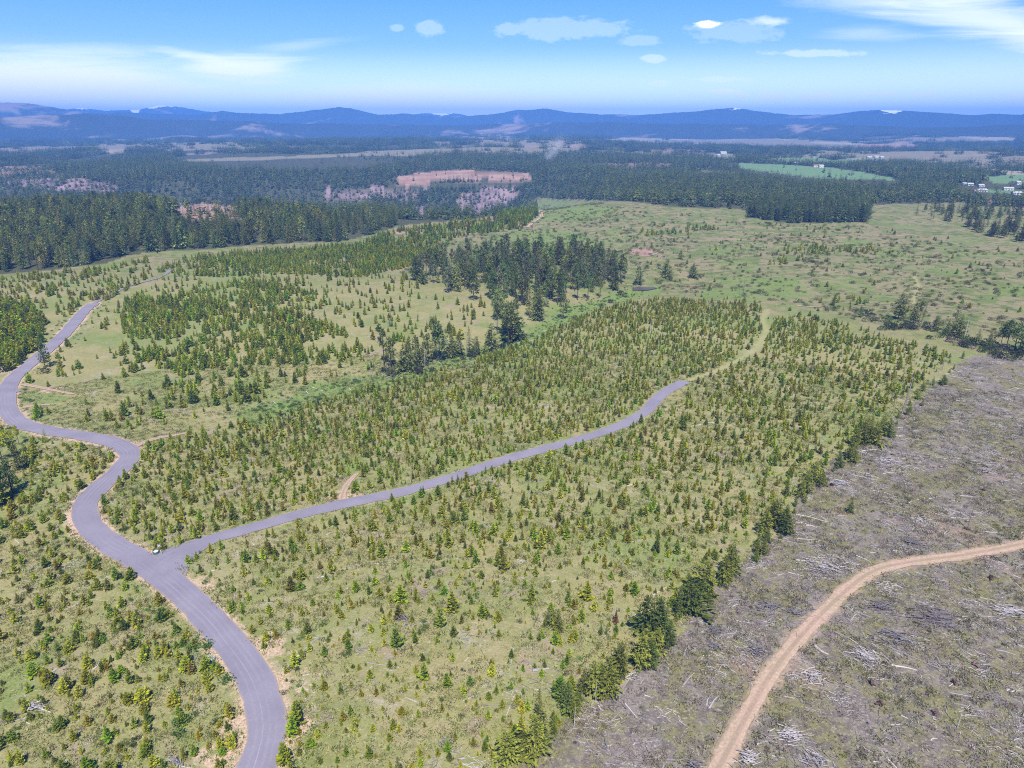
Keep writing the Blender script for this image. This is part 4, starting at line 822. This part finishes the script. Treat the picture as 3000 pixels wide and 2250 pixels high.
for x, y, d_ in zip(xs, ys, dd):
    link('tree_stump', STM, label='weathered cut stump ' + ('beside the dirt track' if d_ < 9 else 'in the litter of the logged slope'), cat='stump', group='cut stumps ' + ('beside the dirt track' if d_ < 9 else 'over the logged slope'), loc=(x, y, Hs(x, y)), rz=random.random() * 6, scale=random.uniform(.6, 1.3))
def snag(uv, h, label, lean=0., mat=M_DEADBR, twigs=16, rz=0., rad=.018):
    x, y = G([uv])[0]; g = np.random.default_rng(int(uv[0] + 3 * uv[1])); root = link('dead_snag', None, label=label, cat='dead tree', group='standing dead trees', loc=(x, y, Hs(x, y)), rz=rz)
    b = MB(); b.tube((0, 0, -.03), (lean * .5, 0, .5), rad, rad * .7, 7); b.tube((lean * .5, 0, .5), (lean, .01, 1.), rad * .7, rad * .2, 7)
    link('trunk', mesh('snag trunk', np.array(b.V) * h, b.F, [mat]), root)
    if twigs:
        b = MB()
        for _ in range(twigs):
            z = g.uniform(.15, .95); a = g.random() * 6.28; L = g.uniform(.05, .15) * (1.15 - z); b.tube((lean * z, 0, z), (lean * z + math.cos(a) * L, math.sin(a) * L, z + L * g.uniform(-.2, .5)), .005, .0016, 3)
        link('branches', mesh('snag branches', np.array(b.V) * h, b.F, [mat]), root)
for a in (((2090, 1143), 7.5, 'thin black snag with bare twigs alone on the logged slope', .03), ((2104, 968), 6.5, 'thin grey snag high on the right of the logged slope', .05), ((2068, 1572), 5.5, 'bleached pole-like snag low on the right of the slope', .02, M_GREY, 5), ((1948, 893), 15, 'tall leaning grey snag at the far end of the tree line', .12, M_DEADBR, 8), ((1955, 880), 11, 'second tall bare snag close behind the leaning one', .08, M_DEADBR, 8), ((2007, 850), 8, 'pale straight snag at the tree line near the wet draw', .02, M_GREY, 4), ((2035, 800), 9, 'twiggy dead tree where the tree line meets the draw', .03, M_DEADBR, 30), ((1404, 720), 9, 'pale barkless snag standing in the plantation', .02, M_GREY, 8), ((802, 815), 8, 'dark snag at the left end of the creek row', .0, M_DEADBR, 10), ((650, 845), 4, 'short dark snag in the meadow left of the creek', .0, M_DEADBR, 0), ((618, 1268 - 420), 3.2, 'charred post-like snag between road bend and creek', .0, M_DEADBR, 0), ((836, 1005 - 200), 7, 'dead twiggy tree between creek pines', .0, M_DEADBR, 26), ((918, 795), 10, 'dead grey trunk at the right end of the creek row', .02, M_GREY, 18), ((1008, 772), 11, 'bare grey trunk beside the narrow dark fir', .0, M_GREY, 20), ((1085, 700), 10, 'bare trunk at the left side of the grove', .0, M_GREY, 20), ((2082, 735), 13, 'bare grey tree right of the tall fir in the draw', .02, M_GREY, 40), ((2010, 715), 9, 'bare leaning grey tree in the middle of the draw', .1, M_GREY, 36), ((2035, 722), 9, 'bare grey tree left of the tall fir in the draw', .03, M_GREY, 36), ((1990, 696), 14, 'leaning dark dead tree at the upper draw', .15, M_DEADBR, 26), ((1605, 640), 11, 'thin green-grey dead pole in the open country', .0, M_DEADBR, 20), ((2034, 655), 8, 'dark leaning pole in the open country at right', .05, M_DEADBR, 0), ((1330, 1500), 4, 'grey dead stem among the tree line conifers', .05, M_GREY, 8), ((1285, 1545 - 30), 5, 'thin grey dead stem at the lower tree line', .03, M_GREY, 8), ((1310, 1620), 5, 'thin bare stem at the bottom of the logged slope', .02, M_GREY, 4), ((1240, 1570), 4.5, 'bare stem below the lowest clump of the tree line', .03, M_GREY, 6), ((1130, 820), 6, 'grey bare stem rising from the plantation above the spur road', .0, M_GREY, 6)): snag(*a)
def special(uv, h, label, spec, var, wide, tint, name='dying_conifer'):
    x, y = G([uv])[0]; make_tree(name, label, 'conifer', None, spec, var, x, y, h, wide, tint, 0)
special((1085, 1222), 4.6, 'reddish brown dead conifer in the middle of the clearing', 'young', 2, .75, (.13, .075, .065))
special((1330, 1348), 4.2, 'orange dying conifer below the big pair of dark firs', 'young', 5, .6, (.26, .13, .05))
special((925, 765), 5, 'rust red dying conifer in the creek row', 'young', 2, .7, (.16, .07, .05))

# ------------------------------------------------------------------ roadside things
x, y = G([(348, 1187)])[0]; z = Hs(x, y)
M_WHITE = mat_plain('white_painted_board', (.5, .5, .56), (.6, .6, .64)); print('smoke at', G([(1198, 352)]));  M_POST = mat_plain('post_wood', (.42, .36, .28), (.55, .48, .38), 6); M_TEAL = mat_plain('teal_plastic', (.03, .13, .13), (.05, .19, .18), 3, .5); M_BLUE = mat_plain('blue_panel', (.12, .14, .42), (.16, .18, .5))
def box(c, s):
    b = MB(); c = np.array(c, float); s = np.array(s, float) / 2; i = 0
    for dz in (-1, 1):
        for dx, dy in ((-1, -1), (1, -1), (1, 1), (-1, 1)): b.V.append(c + s * np.array([dx, dy, dz]))
    b.F = [(3, 2, 1, 0), (4, 5, 6, 7), (0, 1, 5, 4), (1, 2, 6, 5), (2, 3, 7, 6), (3, 0, 4, 7)]; return b
def boxes(L):
    b = MB()
    for c, s in L:
        q = box(c, s); n = len(b.V); b.V += q.V; b.F += [tuple(i + n for i in f) for f in q.F]
    return b
sg = link('sign', None, label='white board sign on wooden posts at the inner corner of the road fork', cat='sign', loc=(x, y, z), rz=.5)
q = boxes([((0, 0, 1.2), (1.1, .06, .6))]); link('panel', mesh('panel', q.V, q.F, [M_WHITE]), sg)
q = boxes([((0, 0, 1.58), (1.14, .10, .14))]); link('header', mesh('header', q.V, q.F, [M_BLUE]), sg)
for s in (-1, 1):
    q = boxes([((s * .62, .0, .8), (.1, .1, 1.8))]); link('post', mesh('post', q.V, q.F, [M_POST]), sg)
x, y = G([(338, 1197)])[0]; b = MB(); b.tube((0, 0, 0), (0, 0, .1), .5, .55, 16); b.tube((0, 0, .1), (0, 0, .85), .55, .55, 16)
tb = link('barrel', None, label='teal barrel with pale lid on the verge in front of the white sign', cat='barrel', loc=(x, y, Hs(x, y))); link('body', mesh('body', b.V, b.F, [M_TEAL]), tb)
b = MB(); b.tube((0, 0, .85), (0, 0, .93), .58, .52, 16); link('lid', mesh('lid', b.V, b.F, [M_WHITE]), tb)
x, y = G([(349, 1198)])[0]; b = MB(); b.tube((0, 0, -.1), (0, 0, 1.25), .09, .085, 8); b.tube((0, 0, 1.25), (0, 0, 1.33), .085, .02, 8)
link('marker_post', mesh('marker_post', b.V, b.F, [M_WHITE]), label='white marker post at the gravel edge right of the teal barrel', cat='post', loc=(x, y, Hs(x, y)))

# ------------------------------------------------------------------ far houses
M_ROOFS = [mat_plain('pale_metal_roof', (.36, .36, .38), (.46, .46, .48)), mat_plain('rust_roof', (.32, .16, .13), (.38, .2, .16)), mat_plain('grey_roof', (.3, .3, .34), (.36, .36, .4))]; M_WALLS = [mat_plain('cream_wall', (.68, .62, .5), (.74, .7, .6)), mat_plain('white_wall', (.5, .5, .5), (.58, .58, .57))]; M_PANE = mat_plain('dark_pane', (.03, .035, .04), (.05, .05, .06), 2, .2)
def house(uv, w, d, h, rm, wm, rz, label):
    x, y = G([uv])[0]; root = link('house', None, label=label, cat='house', group='far farm buildings', loc=(x, y, Hs(x, y)), rz=rz)
    q = box((0, 0, h / 2), (w, d, h)); link('wall', mesh('wall', q.V, q.F, [wm]), root)
    o = .5; t = h + d * .28; V = [(-w / 2 - o, -d / 2 - o, h - .1), (w / 2 + o, -d / 2 - o, h - .1), (w / 2 + o, d / 2 + o, h - .1), (-w / 2 - o, d / 2 + o, h - .1), (-w / 2 - o, 0, t), (w / 2 + o, 0, t)]
    link('roof', mesh('roof', V, [(0, 1, 5, 4), (2, 3, 4, 5), (0, 4, 3), (1, 2, 5), (3, 2, 1, 0)], [rm]), root)
    for s in (-1, 1):
        q = box((s * w * .27, -d / 2 - .02, h * .55), (1.4, .1, 1.3)); link('window', mesh('window', q.V, q.F, [M_PANE]), root)
    q = box((0, -d / 2 - .02, 1.05), (1.1, .1, 2.1)); link('door', mesh('door', q.V, q.F, [M_PANE]), root)
for a in (((2082, 400), 12, 9, 4, 0, 1, .3, 'white roofed shed left of the hamlet among dark trees'), ((2095, 401), 13, 9, 4, 0, 1, -.2, 'white roofed house second from the left in the hamlet'), ((2118, 404), 14, 10, 4, 0, 1, .1, 'white roofed house just above the long barn'), ((2119, 415), 24, 11, 4.5, 0, 1, .1, 'long white barn in front of the hamlet'), ((2106, 416), 10, 8, 4, 1, 0, .2, 'rust roofed shed at the left end of the long barn'), ((2177, 411), 22, 10, 4.5, 0, 1, -.1, 'long pale barn on the green field edge'), ((2195, 421), 20, 10, 4.5, 0, 1, 0, 'pale barn lowest on the right hand field'), ((2198, 399), 12, 10, 6, 0, 0, .2, 'tall cream house behind trees at the right edge'), ((2095, 388), 16, 10, 4, 2, 1, 0, 'grey roofed house behind the hamlet trees'), ((1877, 342), 22, 14, 6, 0, 1, .1, 'left farm building on the far rise'), ((1893, 341), 22, 14, 6, 0, 1, -.1, 'middle farm building on the far rise'), ((1904, 342), 20, 14, 6, 0, 1, .3, 'right farm building on the far rise'), ((1562, 333), 32, 18, 8, 0, 1, .1, 'larger of two white farm buildings in a yard in the far woods'), ((1551, 338), 18, 14, 6, 0, 1, .3, 'smaller of two white farm buildings in a yard in the far woods'), ((1773, 362), 16, 12, 6, 0, 0, .1, 'white farmhouse in the middle of the green field'), ((1762, 361), 18, 12, 5, 1, 0, 0, 'red roofed barn left of the white farmhouse'), ((1720, 355), 18, 12, 5, 0, 1, .2, 'pale shed on the hedge line of the green field')):
    house(a[0], a[1] * .68, a[2] * .7, a[3] * .75, M_ROOFS[a[4]], M_WALLS[a[5]], a[6], a[7])

# ------------------------------------------------------------------ smoke from the far burn
sx, sy = G([(1198, 352)])[0]; sd = math.hypot(sx, sy); bm = box((0, 0, 0), (1, 1, 1))
m, nt = new_mat('smoke'); k = N(nt); vm = k.n('ShaderNodeVectorMath', operation='ADD'); nt.links.new(k.n('ShaderNodeTexCoord').outputs['Object'], vm.inputs[0]); vm.inputs[1].default_value = (.5, .5, .5); tc = vm.outputs[0]; sp = k.n('ShaderNodeSeparateXYZ'); nt.links.new(tc, sp.inputs[0])
cx = k.math('MULTIPLY_ADD', sp.outputs[2], .38, .32); wd = k.math('MULTIPLY_ADD', sp.outputs[2], .24, .14)
dx = k.math('DIVIDE', k.math('SUBTRACT', sp.outputs[0], cx), wd); dy = k.math('DIVIDE', k.math('SUBTRACT', sp.outputs[1], .5), .3)
rr = k.math('SQRT', k.math('ADD', k.math('MULTIPLY', dx, dx), k.math('MULTIPLY', dy, dy)))
nz = k.noise(tc, 5, 4, .6)
den = k.math('MULTIPLY', k.ramp(k.math('ADD', rr, k.math('MULTIPLY', nz, 1.6)), 1.7, .4), k.ramp(sp.outputs[2], 1., .05)); den = k.math('MULTIPLY', den, 150.0 / sd)
pv = k.n('ShaderNodeVolumePrincipled'); pv.inputs['Anisotropy'].default_value = -.3; pv.inputs['Color'].default_value = (.97, .94, .95, 1); nt.links.new(den, pv.inputs['Density']); o = k.n('ShaderNodeOutputMaterial'); nt.links.new(pv.outputs[0], o.inputs['Volume'])
W_ = sd * 90 / F; Hh = sd * 62 / F; link('smoke', mesh('smoke', bm.V, bm.F, [m]), kind='stuff', label='thin column of pale smoke rising from the far woods', cat='smoke', loc=(sx, sy, Hs(sx, sy) + Hh * .5), scale=(W_, W_ * .5, Hh))

# ------------------------------------------------------------------ haze
HAZE = 1.2e-4
m, nt = new_mat('haze_air'); k = N(nt); pv = k.n('ShaderNodeVolumePrincipled'); pv.inputs['Color'].default_value = (.14, .38, 1., 1); pv.inputs['Density'].default_value = HAZE; pv.inputs['Anisotropy'].default_value = -.35
o = k.n('ShaderNodeOutputMaterial'); nt.links.new(pv.outputs[0], o.inputs['Volume'])
GZ = np.zeros(len(COL.objects['ground'].data.vertices) * 3, np.float32); COL.objects['ground'].data.vertices.foreach_get('co', GZ); GZ = GZ.reshape(-1, 3)
zlo = min(GZ[:, 2].min(), -70) - 1
zhi = max([v.co.z for o in COL.objects if o.name.startswith(('mountains', 'foothills')) for v in o.data.vertices]) + 25
q = box((0, 6400, (zhi + zlo) / 2), (36000, 20800, zhi - zlo)); link('haze', mesh('haze', q.V, q.F, [m]), kind='stuff', label='blue summer haze over the whole valley', cat='haze')
print('ground', GZ.min(0), GZ.max(0), 'haze top', zhi)

# ------------------------------------------------------------------ sun, sky, clouds
SUN_EL, SUN_AZ = R(57), R(176)   # azimuth measured from +Y clockwise
S = Vector((math.sin(SUN_AZ) * math.cos(SUN_EL), math.cos(SUN_AZ) * math.cos(SUN_EL), math.sin(SUN_EL)))
ld = bpy.data.lights.new('sun', 'SUN'); ld.energy = 4.8; ld.angle = R(.5); ld.color = (1., .955, .88)
lo = bpy.data.objects.new('sun', ld); COL.objects.link(lo); lo.rotation_euler = S.to_track_quat('Z', 'Y').to_euler()
w = bpy.data.worlds.new('World'); sc.world = w; w.use_nodes = True; nt = w.node_tree; nt.nodes.clear(); k = N(nt)
sky = k.n('ShaderNodeTexSky', sky_type='NISHITA', sun_disc=False); sky.sun_elevation = SUN_EL; sky.sun_rotation = SUN_AZ; sky.altitude = 1200; sky.air_density = 1.; sky.dust_density = .25; sky.ozone_density = 3.
gen = k.n('ShaderNodeTexCoord').outputs['Generated']; sp = k.n('ShaderNodeSeparateXYZ'); nt.links.new(gen, sp.inputs[0])
yy = k.math('MAXIMUM', sp.outputs[1], .05); p_ = k.math('DIVIDE', sp.outputs[0], yy); q_ = k.math('DIVIDE', sp.outputs[2], yy)
cv = k.n('ShaderNodeCombineXYZ'); nt.links.new(p_, cv.inputs[0]); nt.links.new(k.math('MULTIPLY', q_, 2.2), cv.inputs[1])
na = k.noise(cv.outputs[0], 9, 5, .6); nb = k.noise(cv.outputs[0], 34, 5, .65)
st_ = k.n('ShaderNodeMapping'); nt.links.new(cv.outputs[0], st_.inputs[0]); st_.inputs['Scale'].default_value = (1., 5., 1.); st_.inputs['Rotation'].default_value = (0, 0, R(-6)); ns = k.noise(st_.outputs[0], 5, 5, .6, .8)
def pq(u, v): d = rays([(u, v)])[0]; return d[0] / d[1], d[2] / d[1]
def blob(u, v, wu, hv, soft, tex, amp, op, tilt=0.):
    p0, q0 = pq(u, v); a = wu / F; b = hv / F
    dp = k.math('SUBTRACT', p_, p0); dq = k.math('SUBTRACT', q_, q0)
    if tilt: dq = k.math('MULTIPLY_ADD', dp, -tilt, dq)
    dp = k.math('DIVIDE', dp, a); dq = k.math('DIVIDE', dq, b)
    r2 = k.math('SQRT', k.math('ADD', k.math('MULTIPLY', dp, dp), k.math('MULTIPLY', dq, dq)))
    r2 = k.math('MULTIPLY_ADD', k.math('SUBTRACT', tex, .5), amp, r2)
    return k.ramp(r2, 1., 1. - soft, 0., op)
blobs = [(150, 175, 460, 66, .95, ns, 1.2, .95, -.04), (0, 205, 470, 70, .95, ns, .9, .95), (520, 150, 170, 38, .9, ns, 1.5, .78, .02), (440, 125, 110, 14, .9, ns, 1.4, .5, -.18), (860, 215, 360, 40, .95, ns, 1.1, .9), (1080, 232, 300, 34, .95, ns, 1., .75), (640, 100, 130, 16, .9, ns, 1.5, .25, .1), (170, 110, 220, 18, .9, ns, 1.5, .3),
    (2110, 30, 330, 62, .9, ns, 1.5, .62, -.22), (1880, 0, 260, 36, .9, ns, 1.4, .5, -.1), (2260, 90, 160, 40, .9, ns, 1.2, .5, -.2), (1870, 72, 150, 20, .95, ns, 1.4, .28),
    (925, 62, 36, 15, .35, nb, 1.5, .24), (858, 60, 16, 8, .4, nb, 1.5, .22), (1220, 62, 150, 22, .35, nb, 1.9, .22), (1382, 88, 48, 12, .35, nb, 1.4, .2), (1410, 126, 30, 9, .4, nb, 1.4, .36), (1590, 70, 105, 22, .4, nb, 1.9, .18), (1530, 52, 30, 8, .45, nb, 1.9, 1.), (1660, 46, 52, 11, .8, nb, 1.4, .55), (1745, 115, 110, 8, .5, nb, 1.9, .38), (1425, 180, 24, 7, .5, nb, 1.4, .3), (1555, 172, 60, 7, .5, nb, 1.8, .34),
    (1565, 197, 50, 5, .5, nb, 1.8, .85), (1604, 206, 17, 5, .5, nb, 1.4, .9), (1662, 207, 34, 7, .5, nb, 1.6, .85), (1775, 207, 52, 8, .5, nb, 1.8, .75), (1735, 213, 22, 5, .5, nb, 1.5, .7), (1905, 202, 44, 4, .5, nb, 1.7, .8), (2000, 206, 34, 5, .5, nb, 1.5, .85), (2195, 207, 34, 5, .5, nb, 1.5, .8), (1850, 222, 40, 5, .6, nb, 1.6, .5), (1310, 208, 14, 3, .6, nb, 1.4, .5), (1435, 222, 16, 4, .6, nb, 1.4, .4), (2180, 218, 30, 4, .6, nb, 1.5, .5)]
tr = None
for bl in blobs:
    o_ = k.math('SUBTRACT', 1., blob(*bl)); tr = o_ if tr is None else k.math('MULTIPLY', tr, o_)
cover = k.math('MULTIPLY', k.math('SUBTRACT', 1., tr), k.ramp(sp.outputs[1], .1, .3))
hs = k.n('ShaderNodeHueSaturation'); hs.inputs['Saturation'].default_value = 1.36; hs.inputs['Value'].default_value = 1.0; nt.links.new(sky.outputs[0], hs.inputs['Color'])
CLOUD = 11.5
low = k.mix(k.ramp(sp.outputs[2], .10, .015, 0., .75), k.mix(1., hs.outputs[0], (1.0, 1.0, 1.12), 'MULTIPLY'), (11.5, 13.6, 15.5))
col = k.mix(cover, low, (CLOUD * .93, CLOUD * .96, CLOUD))
bg = k.n('ShaderNodeBackground'); nt.links.new(col, bg.inputs[0]); bg.inputs[1].default_value = .095
wo = k.n('ShaderNodeOutputWorld'); nt.links.new(bg.outputs[0], wo.inputs[0])

# ------------------------------------------------------------------ camera, view
cd = bpy.data.cameras.new('camera'); cd.sensor_width = 36; cd.lens = 36 * F / 2212; cd.clip_start = 1; cd.clip_end = 120000
co = bpy.data.objects.new('camera', cd); COL.objects.link(co); co.location = (0, 0, CAMH); co.rotation_euler = (R(90) - PITCH, 0, 0); sc.camera = co
sc.view_settings.view_transform = 'Standard'; sc.view_settings.look = 'None'; sc.view_settings.exposure = .58; sc.view_settings.gamma = 1
sc.render.engine = 'CYCLES'; sc.cycles.max_bounces = 4; sc.cycles.diffuse_bounces = 2; sc.cycles.volume_bounces = 0; sc.cycles.transmission_bounces = 2
sc.cycles.use_denoising = False; sc.cycles.filter_width = 1.1
print('young', len(YOUNG), 'mature', len(MATURE), 'logs', len(LOGS), 'objects', len(COL.objects))
